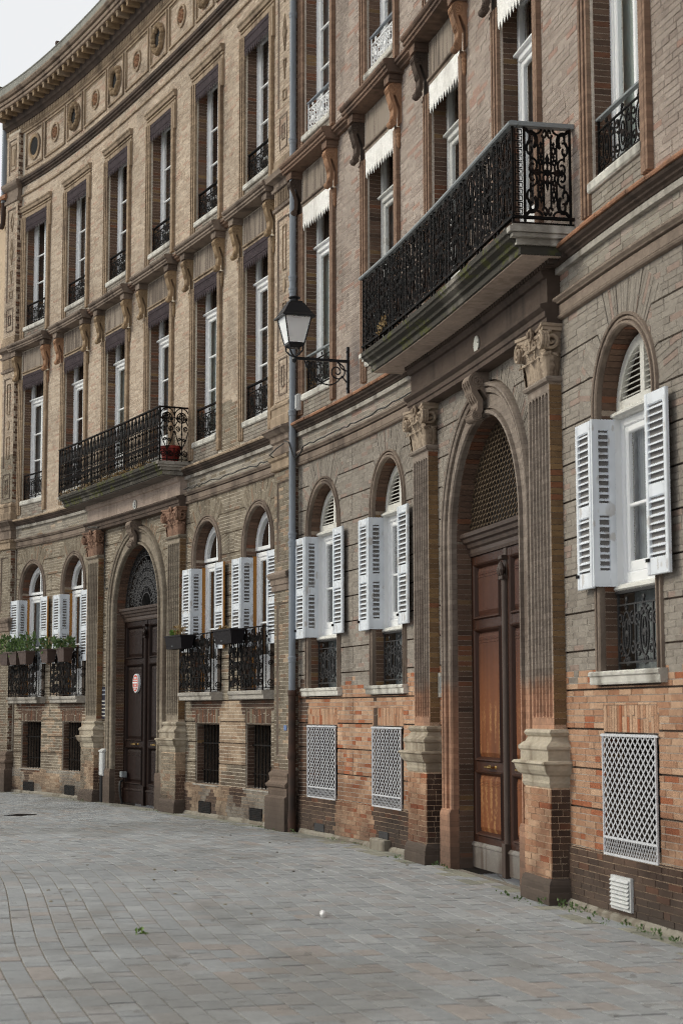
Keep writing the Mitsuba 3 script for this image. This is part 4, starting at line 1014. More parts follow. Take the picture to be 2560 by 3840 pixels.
def expanded_grille(H, c, torn=False):
    a, b, z0, z1, d = c - .545, c + .545, .485, 1.43, .012
    m = M()
    for x0, x1, za, zb in ((a, b, z1 - .022, z1), (a, b, z0, z0 + .018), (a, a + .016, z0, z1), (b - .016, b, z0, z1), (a, b, z0 + .13, z0 + .148)): m.add(box(x0, x1, d, d + .014, za, zb))
    m.add(box(a - .035, a, d + .002, d + .012, z1 - .02, z1 - .004)).add(box(b, b + .035, d + .002, d + .012, z1 - .02, z1 - .004))
    def lattice(za, zb, px, pz, w, t):
        g = LineString
        reg = sbox(a + .01, za, b - .01, zb)
        nx = int((b - a) / px) + int((zb - za) / pz) + 3
        for sg in (1, -1):
            for i in range(-nx, nx * 2):
                x = a + i * px
                l = g([(x, za), (x + sg * (zb - za) / pz * px, zb)]).intersection(reg)
                if l.is_empty or l.length < .02: continue
                (xa, ya), (xb, yb) = l.coords[0], l.coords[-1]
                dd = d + .004 + (.003 if sg > 0 else 0)
                ln = math.hypot(xb - xa, yb - ya); ox, oz = -(yb - ya) / ln * w / 2, (xb - xa) / ln * w / 2
                # the strands of expanded metal are turned on edge
                V = [[xa + ox, -dd + t, ya + oz], [xb + ox, -dd + t, yb + oz], [xb - ox, -dd - t, yb - oz], [xa - ox, -dd - t, ya - oz], [xa + ox, -dd + t + .003, ya + oz], [xb + ox, -dd + t + .003, yb + oz], [xb - ox, -dd - t + .003, yb - oz], [xa - ox, -dd - t + .003, ya - oz]]
                m.add((np.array(V), np.array([[0, 1, 2, 3], [4, 5, 6, 7], [0, 1, 5, 4], [2, 3, 7, 6]])))
    lattice(z0 + .148, z1 - .022, .098, .078, .0155, .0012)
    lattice(z0 + .018, z0 + .13, .05, .06, .008, .0006)
    put(f'{H}__cellar_grille', m, 'grille_white')
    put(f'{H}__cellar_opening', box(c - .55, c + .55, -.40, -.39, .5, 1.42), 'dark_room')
def barred_opening(H, c, h=.515):
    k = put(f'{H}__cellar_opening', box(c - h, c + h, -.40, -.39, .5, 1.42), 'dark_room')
    for x in np.linspace(c - h + .08, c + h - .08, 7): put(f'{k}__bar', tube(np.array([[x, .12, .5], [x, .12, 1.42]]), .011, 6), 'iron')
    put(f'{k}__cross_bar', box(c - h, c + h, -.125, -.10, 1.115, 1.135), 'iron'); put(f'{k}__cross_bar', box(c - h, c + h, -.13, -.11, .70, .712), 'iron')
    put(f'{k}__sill', ext_x([(-.18, .47), (.03, .47), (.035, .49), (-.18, .505)], c - h - .05, c + h + .05), 'stone_grey')

def flat_pilaster(H, B, x0, x1, pal, stone, red, mort):
    """panelled brick pilaster between the houses, ground to cornice"""
    d = .10
    k = put(f'{H}__pilaster', M().add(box(x0 + .01, x1 - .004, -.05, d - .028, .0, 14.0)), mort)
    def storey(za, zb, inset, pz0, pz1, shapes=()):
        fr = sbox(x0, za, x1, zb); pan = sbox(x0 + inset, pz0, x1 - inset, pz1)
        put(f'{k}__bed', slab(fr.difference(pan), .06, d - .006), mort)
        B.lay(fr.difference(pan), pal, d=d)
        B.lay(pan, pal, d=d - .022, depth=.01)
        m = M(); P = [(x0 + inset, pz0), (x1 - inset, pz0), (x1 - inset, pz1), (x0 + inset, pz1)]
        o = .022
        for (ax, az), (bx, bz), (cx, cz), (ex, ez) in (((P[0]), (P[1]), (P[1][0] - o, P[1][1] + o), (P[0][0] + o, P[0][1] + o)), (P[1], P[2], (P[2][0] - o, P[2][1] - o), (P[1][0] - o, P[1][1] + o)), (P[2], P[3], (P[3][0] + o, P[3][1] - o), (P[2][0] - o, P[2][1] - o)), (P[3], P[0], (P[0][0] + o, P[0][1] + o), (P[3][0] + o, P[3][1] - o))):
            m.add((np.array([[ax, -d, az], [bx, -d, bz], [cx, -(d - .022), cz], [ex, -(d - .022), ez]]), np.array([[0, 1, 2, 3]])))
        put(f'{k}__panel', m, red)
        for p in shapes: put(f'{k}__relief', M().add(slab(p, d - .03, d - .004, 5)), stone)
        for r in range(int(za / COURSE) + 1, int(zb / COURSE)):
            zb_, zt_ = r * COURSE + .003, (r + 1) * COURSE - .003; e = x1 + rng.uniform(-.002, .004)
            B.raw([[x1 - .012, 0, zb_], [x1 - .012, -d + .003, zb_], [x1 - .012, -d + .003, zt_], [x1 - .012, 0, zt_], [e, 0, zb_], [e, -d + .003, zb_], [e, -d + .003, zt_], [e, 0, zt_]], np.array([[4, 5, 6, 7], [0, 1, 5, 4], [1, 2, 6, 5], [2, 3, 7, 6], [3, 0, 4, 7]]), 8 if r % 3 else pal(x0, (zb_ + zt_) / 2))
    global PD
    old, PD = PD, d
    def ring(prof, mat):
        m = M(); ring_block(x0, x1, prof, m, .12 if x1 > -2 else 1.0); put(f'{k}__moulding', m, mat)
    xm = (x0 + x1) / 2
    storey(.82, 3.28, .10, 1.0, 3.12); storey(3.56, 4.97, .10, 3.68, 4.82)
    ring([(.10, -.15), (.10, .44), (.09, .455), (.06, .47), (.065, .57), (.09, .59), (.095, .62), (.07, .645), (.05, .67), (.05, .72), (.06, .74), (.055, .77), (.02, .80), (0, .82)], 'sooty_brick')
    ring([(0, 3.28), (.03, 3.285), (.03, 3.36), (.045, 3.37), (.045, 3.44), (.07, 3.46), (.085, 3.50), (.085, 3.525), (.02, 3.56), (0, 3.56)], red)
    ring([(0, 4.975), (.04, 4.98), (.05, 5.0), (.04, 5.01), (.04, 5.11), (.07, 5.13), (.08, 5.165), (0, 5.185)], stone)
    ring([(0, 5.19), (.02, 5.2), (.02, 5.36), (.05, 5.385), (.05, 5.44), (.06, 5.46), (.09, 5.475), (.12, 5.505), (.14, 5.525), (.16, 5.535), (.16, 5.56), (.02, 5.60)], red)
    ring([(.05, 5.60), (.05, 5.74), (.035, 5.76), (.035, 5.86), (.05, 5.875), (.05, 5.91), (.015, 5.95), (0, 5.96)], stone)
    dm = lambda z, w, h: Polygon([(xm - w, z), (xm, z - h), (xm + w, z), (xm, z + h)])
    ring_ = lambda p, q=.012: p.difference(p.buffer(-q, join_style=2))
    storey(5.97, 8.74, .09, 6.70, 8.62, [sbox(xm - .07, 6.9, xm + .07, 7.38).difference(sbox(xm - .055, 6.915, xm + .055, 7.365)), Polygon(arc(xm, 7.62, .055, 0, 360, 16, rz=.10)), ring_(sbox(xm - .07, 7.85, xm + .07, 8.5))])
    put(f'{k}__panel', M().add(slab(ring_(sbox(xm - .17, 6.05, xm + .17, 6.58), .02), .09, .112, 5)).add(slab(ring_(sbox(xm - .06, 6.16, xm + .06, 6.46), .018), .09, .115, 5)), red)
    ring([(0, 8.74), (.03, 8.75), (.035, 8.79), (.01, 8.80), (.01, 9.03), (.04, 9.04), (.05, 9.08), (.02, 9.10), (.02, 9.16), (.06, 9.185), (.11, 9.2), (.12, 9.24), (.13, 9.27), (.02, 9.30)], red)
    for i in range(9): put(f'{k}__flute', box(x0 + .04 + i * (x1 - x0 - .08) / 9, x0 + .075 + i * (x1 - x0 - .08) / 9, d + .008, d + .022, 8.82, 9.02), stone)
    ring([(.04, 9.30), (.04, 9.40), (.02, 9.42), (.02, 9.5), (0, 9.52)], stone)
    storey(9.52, 12.42, .09, 10.25, 12.3, [ring_(dm(11.35, .075, .28)), dm(11.35, .05, .10), ring_(Polygon([(xm - .06, 10.95), (xm, 10.65), (xm + .06, 10.95)])), ring_(sbox(xm - .07, 10.35, xm + .07, 10.5)), ring_(dm(12.0, .07, .2))])
    put(f'{k}__panel', M().add(slab(ring_(sbox(xm - .16, 9.62, xm + .16, 10.12), .02), .09, .112, 5)).add(slab(ring_(sbox(xm - .06, 9.76, xm + .06, 9.98), .018), .09, .115, 5)), red)
    ring([(0, 12.42), (.03, 12.43), (.03, 12.50), (0, 12.52), (0, 12.70), (.03, 12.72), (.07, 12.76), (.09, 12.80), (.09, 12.86), (.02, 12.90)], red)
    storey(12.9, 13.93, .10, 13.05, 13.82, [ring_(sbox(xm - .13, 13.15, xm + .13, 13.72), .02), sbox(xm - .07, 13.25, xm + .07, 13.6)])
    PD = old
    return k

def upper_walls(H, B, x0, x1, w1, w2, hw, pal1, pal2, mort1, mort2, balc, pier_x):
    f1 = sbox(x0, ZB + .02, x1, 9.15).difference(unary_union([sbox(c - hw, 5.95, c + hw, 8.60) for c in w1]))
    f2 = sbox(x0, 9.15, x1, 14.75).difference(unary_union([sbox(c - hw, 9.64, c + hw, 11.98) for c in w2]))
    put(f'{H}__wall', slab(f1, -.42, -.004), mort1); put(f'{H}__wall', slab(f2, -.42, -.004), mort2)
    vis = sbox(max(x0, -15), 0, min(x1, 12.6), 20).difference(unary_union([sbox(a, 0, b, 20) for a, b in pier_x]))
    r1 = sbox(x0, ZS1 - .01, x1, 9.16).intersection(vis).difference(unary_union([sbox(c - hw - .175, 5.0, c + hw + .175, 9.12) for c in w1] + [sbox(balc[0], 5, balc[1], 5.7)]))
    for p in parts(r1): B.lay(p, pal1, L=.25)
    r2_ = sbox(x0, 9.30, x1, 12.70).intersection(vis).difference(unary_union([sbox(c - hw - .165, 9.30, c + hw + .165, 12.25) for c in w2] + [sbox(c - hw - .205, 11.54, c + hw + .205, 12.25) for c in w2]))
    for p in parts(r2_): B.lay(p, pal2, L=.25)
    fr = sbox(x0, 5.19, x1, 5.385).intersection(vis).difference(sbox(balc[2], 4, balc[3], 6))
    for p in parts(fr): B.lay(p, lambda s, z: 9 if rng.random() < .75 else pal1(s, z), L=.25)

def cornice(H, x0, x1, mats, ornate, bays=()):
    st, red = mats
    put(f'{H}__cornice', moulding([(0, 12.50), (.03, 12.505), (.03, 12.535), (0, 12.545)], x0, x1), st)
    put(f'{H}__cornice', moulding([(0, 12.72), (.03, 12.725), (.035, 12.76), (.07, 12.775), (.07, 12.80), (.095, 12.815), (.10, 12.86), (.03, 12.885), (0, 12.89)], x0, x1), 'trim_brown')
    put(f'{H}__cornice', moulding([(0, 12.90), (.04, 12.905), (.045, 12.93), (.02, 12.95), (0, 12.96)], x0, x1), st)
    put(f'{H}__cornice', moulding([(0, 13.90), (.03, 13.905), (.04, 13.935), (.06, 13.945), (.06, 13.955), (0, 13.96)], x0, x1), st)
    put(f'{H}__cornice', moulding([(0, 14.09), (.06, 14.095), (.075, 14.12), (.10, 14.15), (.13, 14.17), (.14, 14.22), (.14, 14.382), (0, 14.384)], x0, x1), 'trim_brown')
    put(f'{H}__cornice', moulding([(0, 14.385), (.40, 14.387), (.41, 14.40), (.41, 14.45), (.385, 14.455), (.385, 14.47), (.43, 14.475), (.44, 14.53), (.415, 14.535), (.415, 14.55), (.47, 14.56), (.50, 14.61), (.50, 14.64), (.0, 14.66)], x0, x1), 'cornice_brown')
    put(f'{H}__gutter', moulding([(.0, 14.66), (.39, 14.662), (.41, 14.68), (.41, 14.86), (.425, 14.87), (.425, 14.89), (.39, 14.91), (.0, 14.92)], x0, x1), 'gutter_grey')
    if ornate:
        n = int((x1 - x0) / .085)
        for i in range(n): put(f'{H}__dentil', M().add(box(x0 + i * .085 + .01, x0 + i * .085 + .05, 0, .06, 13.975, 14.075)), st)
        n = int((x1 - x0) / .275)
        for i in range(n):
            x = x0 + (i + .5) * (x1 - x0) / n
            m = M().add(box(x - .04, x + .04, .13, .375, 14.275, 14.383)).add(box(x - .055, x + .055, .13, .385, 14.355, 14.384))
            put(f'{H}__modillion', m, 'console_tan' if i % 3 else 'trim_warm')
        for x in np.arange(x0 + .4, x1, 3.1): put(f'{H}__gutter_bracket', M().add(box(x - .04, x + .04, .30, .44, 14.89, 14.95)), 'pipe_iron')

def frieze(H, B, bays, mats):
    st, red, clay = mats
    for i, c in enumerate(bays):
        def frame(x0, x1, za, zb, w=.032, t=.03):
            P = sbox(x0, za, x1, zb)
            return put(f'{H}__frieze_panel', M().add(slab(P.difference(P.buffer(-w, join_style=2)), -.01, t)).add(slab(P.buffer(-w - .02, join_style=2).difference(P.buffer(-w - .034, join_style=2)), -.01, .012)), st)
        k = frame(c - .42, c + .42, 13.06, 13.86)
        m = M().add(slab(Point(c, 13.46).buffer(.285, 24).difference(Point(c, 13.46).buffer(.255, 24)), -.01, .03)); put(f'{k}__ring', m, st)
        put(f'{k}__oculus', M().add(slab(Point(c, 13.46).buffer(.185, 20), .003, .012)), 'dark_room')
        m = M(); rr_ = np.random.default_rng(50 + i)
        if i != 0:
            for q in range(30):
                a = q * 2 * math.pi / 30 + rr_.uniform(-.08, .08); r = .225 + rr_.uniform(-.03, .03)
                m.add(lathe([(0, -.02), (.042, -.008), (.056, .02), (.036, .06), (0, .08)], (c + r * math.cos(a), -.015, 13.46 + r * math.sin(a)), 6, axis=1))
        else: m.add(slab(Point(c, 13.46).buffer(.27, 20).difference(Point(c, 13.46).buffer(.2, 20)), -.01, .03))
        put(f'{k}__wreath', m, 'console_tan')
        if i + 1 < len(bays):
            c2 = (c + bays[i + 1]) / 2; w = (bays[i + 1] - c) / 2 - .53
            k = frame(c2 - w, c2 + w, 13.06, 13.86)
            m = M().add(slab(Point(c2, 13.46).buffer(.20, 20).difference(Point(c2, 13.46).buffer(.165, 20)), -.01, .03)); put(f'{k}__ring', m, st)
            m = M()
            for q in range(12):
                a = q * math.pi / 6; r = .06 if q % 2 else .09; m.add(lathe([(0, -.02), (.03, -.005), (.034, .01), (.02, .03), (0, .045)], (c2 + r * math.cos(a), -.01, 13.46 + r * math.sin(a)), 6, axis=1))
            put(f'{k}__medallion', m, 'console_clay')

# -- the right house
H1 = num('brick_house')
def nz(s, z, k=1.0): return float(meshkit.noise(np.array([[s * k, z * k, 3.3]]))[0])
def pal_low_r(s, z):
    if z < .50:
        if s > 8.6 or 2.28 < s < 5.2: return 5
        return 4 if s > .75 else 5
    edge = 1.93 + .30 * (nz(s, z * .3, 2.6) - .5) + .22 * (rng.random() - .5) * (rng.random() < .5)
    if s > 3.5 and s < 8.0: edge += .08
    if z < edge:
        if 2.2 < s < 2.34 or -.8 < s < -.34: return 5
        return 4
    return 3
pal_up_r = lambda s, z: 2
B1 = Bricks(H1)
AR, DR = [.27, 2.78, 10.15, 12.68], 6.36
PIERS_R = [(4.07, 4.64), (8.05, 8.66)]
ground_floor(H1, B1, -.75, 13.9, AR, DR, [(.235, .55), (2.735, .555), (10.13, .535), (12.65, .535)], PIERS_R, pal_low_r, 'mortar_grey', 8)
for i, c in enumerate(AR): arch_window_low(H1, B1, c, False, 'window_white', 'paint_worn' if i < 2 else 'paint_white', 60 + i)
for i, c in enumerate((.235, 2.735, 10.13)): expanded_grille(H1, c)
door_surround(H1, DR, 'shaft_brick', 'shaft_brick')
kd = carriage_door(H1, DR, ('door_wood', 'door_panel', 'door_base'), 'door_transom')
m = M()           # woven bronze-coloured mesh in the arch over the door
for i in range(42):
    x = DR - 1.12 + (i + .5) * 2.24 / 42
    zt = DZS + math.sqrt(max(1.12**2 - (x - DR)**2, 0)); n = max(4, int((zt - 3.47) / .0125)); z = np.linspace(3.47, zt, n)
    ph = 0 if i % 2 else math.pi
    m.add(tube(np.column_stack([x + .017 * np.sin(z * 2 * math.pi / .10 + ph), .17 - .012 * np.cos(z * 2 * math.pi / .10 + ph), z]), .0075, 4))
put(f'{kd}__fanlight_mesh', m, 'bronze_mesh')
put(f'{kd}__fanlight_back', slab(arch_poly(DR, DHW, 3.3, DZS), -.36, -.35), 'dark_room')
console(f'{H1}__keystone', DR, 4.95, 4.46, .24, .21, 'trim_taupe', tail=False)
for (a, b) in PIERS_R: pilaster(H1, B1, a, b, None, 7, lambda s, z: 4, 'shaft_brick', 'capital_grey', 'stone_cream', None)
entablature(H1, 4.05, 8.68, .12, 'trim_brown', 'trim_brown')
W1R = [.05, 2.58, 5.06, 7.53, 10.10, 12.62]
upper_walls(H1, B1, -.75, 13.9, W1R, W1R, .555, pal_up_r, pal_up_r, 'mortar_pink', 'mortar_pink', (3.6, 9.05, 4.05, 8.68), [(-20, -.74)])
string_courses(H1, [(-.72, 4.05), (8.68, 13.9)], ('trim_taupe', 'stone_grey', 'clay_tile'))
put(f'{H1}__string_course', moulding([(0, 5.447), (.1, 5.449), (.1, 5.57), (0, 5.58)], 3.6, 9.05), 'trim_brown')
s2_course(H1, [(-.72, W1R[0] - .9)] + [(a + .9, b - .9) for a, b in zip(W1R[:3], W1R[1:4])] + [(W1R[3] + .9, W1R[4] - .9), (W1R[4] + .9, W1R[5] - .9)], 'trim_red')
backs = ['blind_green', 'curtain_dim', 'curtain_dim', 'curtain_dim', 'blind_green', 'blind_green']
for i, c in enumerate(W1R):
    first_floor_window(H1, B1, c, .555, ('trim_taupe', 'trim_red'), backs[i], (), 'valance_white' if i < 4 else None, 8, guard_on=i not in (2, 3), torn=True, wmat='window_old' if i in (1, 2) else 'window_white', vseed=i, cons=('trim_brown', 'console_clay'), transom=7.97 if i != 4 else None, rail='rail_grey', apron=6.42 if i in (2, 3) else None)
    second_floor_window(H1, B1, c, .555, 'trim_taupe', 'trim_red', 'curtain_dim', (11.15, 10.57), None, 8, 'window_white', 'pipe_zinc', vseed=i)
balcony_right(H1)
B1.lay(sbox(-.72, 12.97, 12.6, 13.9), pal_up_r, L=.25)
cornice(H1, -.74, 13.9, ('trim_warm', 'trim_red'), False)
# the same front goes on past the frame in a plainer make
def run_brick(p, n, uv):
    row = dr.floor(p.z / .055); u = (p.x * .35 - p.y * .94) / .24 + .5 * (row - 2 * dr.floor(row / 2))
    j = smoothstep(.03, .07, dr.minimum(p.z / .055 - row, 1 - (p.z / .055 - row))) * smoothstep(.01, .03, u - dr.floor(u))
    c = mix(C(.25, .19, .145), C(.35, .26, .20), cell_rand(dr.floor(u), row))
    return mix(C(.36, .30, .25), c, j)
add_mat('brick_run', run_brick, .9)
put(f'{H1}__wall', box(13.9, 30, -.42, 0, -.2, 14.75, .6), 'brick_run')
for z0, z1, dd in ((4.98, 5.17, .06), (5.4, 5.58, .14), (9.12, 9.30, .12), (12.72, 12.88, .1), (14.1, 14.56, .5)): put(f'{H1}__string_course', ext_x([(-.01, z0), (dd * .6, z0), (dd, (z0 + z1) / 2), (dd, z1), (-.01, z1 + .01)], 13.9, 30), 'trim_warm')
put(f'{H1}__roof', ext_x([(.25, 14.86), (.25, 14.9), (-5.5, 16.9), (-11.0, 14.9), (-11.0, 14.86)], -.74, 30), 'clay_tile')
B1.finish()

# -- the left house
H2 = num('brick_house')
def pal_low_l(s, z):
    for c in (-13.6, -11.43, -4.65, -2.40):
        if 1.42 < z < 1.80 and abs(s - c) < .52 + (z - 1.42) * .45 + .08 * (nz(s, z, 3.0) - .5): return 8 if z > 1.6 or rng.random() < .75 else 1
    if z < .5: return 5 if nz(s, z, 1.6) > .62 else (6 if nz(s, z, 1.3) > .5 else 9)
    if -4.1 < s < -2.85 and .80 < z < 1.80 or -1.5 < s < -.7 and .9 < z < 1.9: return 6
    if -13.1 < s < -11.9 and .8 < z < 1.8: return 6 if rng.random() < .5 else 1
    if .5 < z < 1.5 and nz(s, z, 1.2) > .6: return 6
    return 1
pal_up_l = lambda s, z: 0 if z > 8 or nz(s, z, .8) + (z - 5.6) * .25 > .55 else 1
B2 = Bricks(H2)
AL, DL = [-13.6, -11.43, -4.65, -2.40], -8.0
PIERS_L = [(-10.38, -9.80), (-6.20, -5.62)]
ground_floor(H2, B2, -14.98, -1.40, AL, DL, [(-13.55, .48), (-11.42, .50), (-4.57, .515), (-2.37, .515)], PIERS_L + [(-15, -14.4), (-1.46, -.7)], pal_low_l, 'mortar_warm', 8)
for i, c in enumerate(AL): arch_window_low(H2, B2, c, True, 'window_white', 'paint_worn', 80 + i)
for c, h in ((-13.55, .48), (-11.42, .50), (-4.57, .515), (-2.37, .515)): barred_opening(H2, c, h)
door_surround(H2, DL, 'shaft_left', 'sooty_brick')
kd2 = carriage_door(H2, DL, ('door_dark', 'door_dark', 'door_dark'), 'door_dark')
m = M(); P = [arc(DL, 3.45, 1.04, 0, 180, 28), arc(DL, 3.45, .90, 0, 180, 26), arc(DL, 3.45, .25, 0, 180, 14)]
for i in range(1, 12):
    a = math.pi * i / 12
    P.append(np.array([(DL + .25 * math.cos(a), 3.45 + .25 * math.sin(a)), (DL + .86 * math.cos(a), 3.45 + .86 * math.sin(a))]))
    for r, q in ((.42, .07), (.58, .08), (.74, .075)):
        for s in (-1, 1): P.append(spiral(DL + r * math.cos(a + s * .09), 3.45 + r * math.sin(a + s * .09), q, .012, math.degrees(a), math.degrees(a) + s * 520, 16))
for i in range(24):
    a = math.pi * (i + .5) / 24; P.append(spiral(DL + .97 * math.cos(a), 3.45 + .97 * math.sin(a), .05, .012, math.degrees(a) + 90, math.degrees(a) + 520, 12))
for p in P: m.add(tube(on_front(p, -.17), .0115, 4))
for i in range(90):
    a = r2.uniform(.08, 3.06); r = r2.uniform(.3, .9); m.add(lathe([(0, -.012), (.022, -.006), (.018, .008), (0, .014)], (DL + r * math.cos(a), .165, 3.45 + r * math.sin(a)), 6, axis=1))
put(f'{kd2}__fanlight_grille', m, 'iron_grey')
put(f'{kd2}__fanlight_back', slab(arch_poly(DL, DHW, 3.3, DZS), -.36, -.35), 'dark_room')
console(f'{H2}__keystone', DL, 4.95, 4.48, .23, .20, 'trim_taupe', tail=False)
for (a, b) in PIERS_L: pilaster(H2, B2, a, b, None, 7, lambda s, z: 1 if nz(s, z, 2.0) > .38 else 6, 'shaft_left', 'capital_red', 'stone_cream', None)
entablature(H2, -10.40, -5.60, .12, 'trim_brown', 'soffit')
W1L = [-13.70, -11.53, -9.27, -6.99, -4.72, -2.47]
upper_walls(H2, B2, -14.98, -.75, W1L, W1L, .54, pal_up_l, lambda s, z: 0, 'mortar_warm', 'mortar_warm', (-10.8, -5.5, -10.4, -5.6), [(-15, -14.42), (-1.44, -.7)])
for z0, z1 in ((12.97, 13.9),):
    B2.lay(sbox(-14.40, z0, -1.46, z1), lambda s, z: 0, L=.25)
string_courses(H2, [(-14.40, -10.40), (-5.60, -1.46)], ('trim_taupe', 'stone_grey', 'trim_warm'))
put(f'{H2}__string_course', moulding([(0, 5.447), (.1, 5.449), (.1, 5.57), (0, 5.58)], -10.8, -5.5), 'trim_brown')
s2_course(H2, [(a + .9, b - .9) for a, b in zip(W1L[:-1], W1L[1:])] + [(W1L[-1] + .9, -1.46)], 'trim_red')
backs = ['curtain_dim', 'dark_room', 'blind_green', 'curtain_dim', 'blind_green', 'blind_slat']
for i, c in enumerate(W1L):
    first_floor_window(H2, B2, c, .54, ('trim_warm', 'trim_taupe'), backs[i], (7.35, 6.8) if i != 2 else (7.2,), 'zinc_dark', 8, guard_on=i not in (2, 3), vseed=20 + i, cons=('console_tan' if i != 1 else 'console_clay', 'console_tan' if i else 'console_clay'), apron=6.38 if i in (2, 3) else None)
    second_floor_window(H2, B2, c, .54, 'trim_warm', 'trim_taupe', 'blind_slat' if i % 2 else 'dark_room', (11.15, 10.57, 10.0), 'zinc_dark', 8, 'iron', 'iron', vseed=30 + i)
balcony_left(H2)
cornice(H2, -15.25, -.75, ('trim_warm', 'trim_red'), True)
frieze(H2, B2, [-13.90, -11.75, -9.46, -7.17, -4.88, -2.62], ('trim_warm', 'trim_red', 'console_clay'))
flat_pilaster(H2, B2, -1.44, -.75, lambda s, z: (1 if rng.random() < .8 else 6) if z < 5.5 else 0, 'trim_warm', 'trim_taupe', 'mortar_warm')
flat_pilaster(H2, B2, -15.06, -14.50, lambda s, z: 1 if z < 7 else 0, 'trim_warm', 'trim_taupe', 'mortar_warm')
put(f'{H2}__roof', ext_x([(.25, 14.86), (.25, 14.9), (-5.5, 16.9), (-11.0, 14.9), (-11.0, 14.86)], -15.0, -.75), 'clay_tile')
for c in (-13.585, -11.43, -4.6, -2.4):
    k = put(f'{H2}__vent', box(c - .27, c + .27, .021, .028, .0, .23), 'iron')
    for i in range(8): put(f'{k}__slot', box(c - .24, c + .24, .028, .031, .025 + i * .025, .035 + i * .025), 'dark_room')
B2.finish()
k = put(f'{H1}__vent', M().add(box(9.78, 10.19, .021, .045, .09, .345)), 'plastic_white')
for i in range(7):
    z = .115 + i * .031; put(f'{k}__slat', ext_x([(.046, z + .022), (.048, z + .026), (.066, z + .004), (.062, z)], 9.80, 10.17), 'plastic_white')
k = put(f'{H1}__vent', M().add(box(2.46, 2.80, .022, .03, .125, .21)), 'iron_grey')
put(f'{H1}__concrete_patch', M().add(cbox(2.36, 2.88, .015, .12, -.05, .125, .02)), 'concrete')
k = put(f'{H1}__vent', M().add(box(-.02, .36, .022, .03, .06, .16)), 'iron_grey')
for H, a, b in ((H1, -.6, 13.9), (H2, -14.9, -1.5)):      # rough cement run along the foot of the walls
    x = a
    while x < b:
        l = rng.uniform(.25, .6); c = DR if H == H1 else DL
        if not (c - 1.55 < x + l / 2 < c + 1.55): put(f'{H}__foot_strip', ext_x([(0, -.05), (.045 + rng.uniform(0, .02), -.05), (.04 + rng.uniform(0, .015), .015 + rng.uniform(0, .015)), (.025, .04 + rng.uniform(0, .02)), (0, .07)], x, x + l), 'concrete')
        x += l + .002
labels[H1] = {'label': 'nearest brick town house on the right, with reddish carriage door and pale torn valances', 'category': 'building'}
labels[H2] = {'label': 'tan brick town house on the left with dark valances and dark brown carriage door', 'category': 'building'}

# ------------------------------------------------------------------ the neighbour at the far left
k3 = thing('rendered_house', 'sliver of a peach rendered house at the far left edge', 'building')
put(f'{k3}__wall', box(-30, -15.02, -.6, -.12, -.2, 12.6, .8), 'peach_render')
for z in (1.0, 4.6, 8.2):
    for x in (-17.6, -20.4, -23.2):
        kw = put(f'{k3}__window', M().add(slab(sbox(x - .6, z, x + .6, z + 2.2).difference(sbox(x - .5, z + .1, x + .5, z + 2.1)).union(sbox(x - .03, z, x + .03, z + 2.2)).union(sbox(x - .55, z + 1.4, x + .55, z + 1.46)), -.13, -.10)), 'window_white')
        put(f'{kw}__pane', box(x - .5, x + .5, -.125, -.117, z + .1, z + 2.1), 'curtain_dim')
        put(f'{kw}__sill', box(x - .7, x + .7, -.13, -.02, z - .08, z - .005), 'stone_white')
        for s_ in (-1, 1): put(f'{kw}__shutter', cbox(min(x + s_ * .62, x + s_ * 1.2), max(x + s_ * .62, x + s_ * 1.2), -.13, -.085, z, z + 2.2), 'rail_grey')
put(f'{k3}__roof', ext_x([(.15, 12.6), (.15, 12.68), (-5.5, 14.3), (-10, 12.6)], -30, -15.02), 'clay_tile')

# ------------------------------------------------------------------ pipes, lantern, signs
kp = thing('downpipe', 'tall blue grey zinc downpipe between the two brick houses, with a rusty iron foot', 'downpipe')
sx, dx = -.675, .11
put(f'{kp}__pipe', tube(np.array([[sx, -dx, z] for z in np.linspace(1.84, 14.45, 20)]), .047, 14), 'pipe_zinc', smooth=35)
for z in (11.44, 9.60, 7.62, 7.45, 5.72, 4.02, 3.90, 2.32): put(f'{kp}__collar', lathe([(.045, -.05), (.054, -.04), (.054, .0), (.060, .005), (.060, .03), (.045, .04)], (sx, -dx, z), 14), 'pipe_zinc')
put(f'{kp}__iron_foot', tube(np.array([[sx, -dx, z] for z in (-.05, .12, .14, .30, .96, .98, 1.06, 1.08, 1.82, 1.83, 1.90)]), [.054, .054, .060, .050, .050, .062, .062, .050, .050, .060, .060], 14), 'pipe_iron', smooth=35)
kp = thing('downpipe', 'zinc downpipe at the far left end of the tan house, high up beside the frieze', 'downpipe')
put(f'{kp}__pipe', tube(np.array([[-15.27, -.06, z] for z in np.linspace(12.55, 14.4, 5)] ), .06, 12), 'pipe_zinc', smooth=35)
put(f'{kp}__elbow', tube(np.array([[-15.27, -.06, 12.58], [-15.29, -.05, 12.42], [-15.36, -.02, 12.25], [-15.46, .02, 12.15], [-15.6, .05, 12.1]]), .055, 10), 'pipe_iron', smooth=35)
kb = thing('junction_box', 'small white junction box fixed beside the zinc downpipe', 'box')
put(f'{kb}__case', cbox(-.62, -.54, .02, .09, 5.74, 5.97, .015), 'plastic_white')
put(f'{kb}__lid', cbox(-.612, -.548, .09, .10, 5.76, 5.95, .004), 'plastic_white')

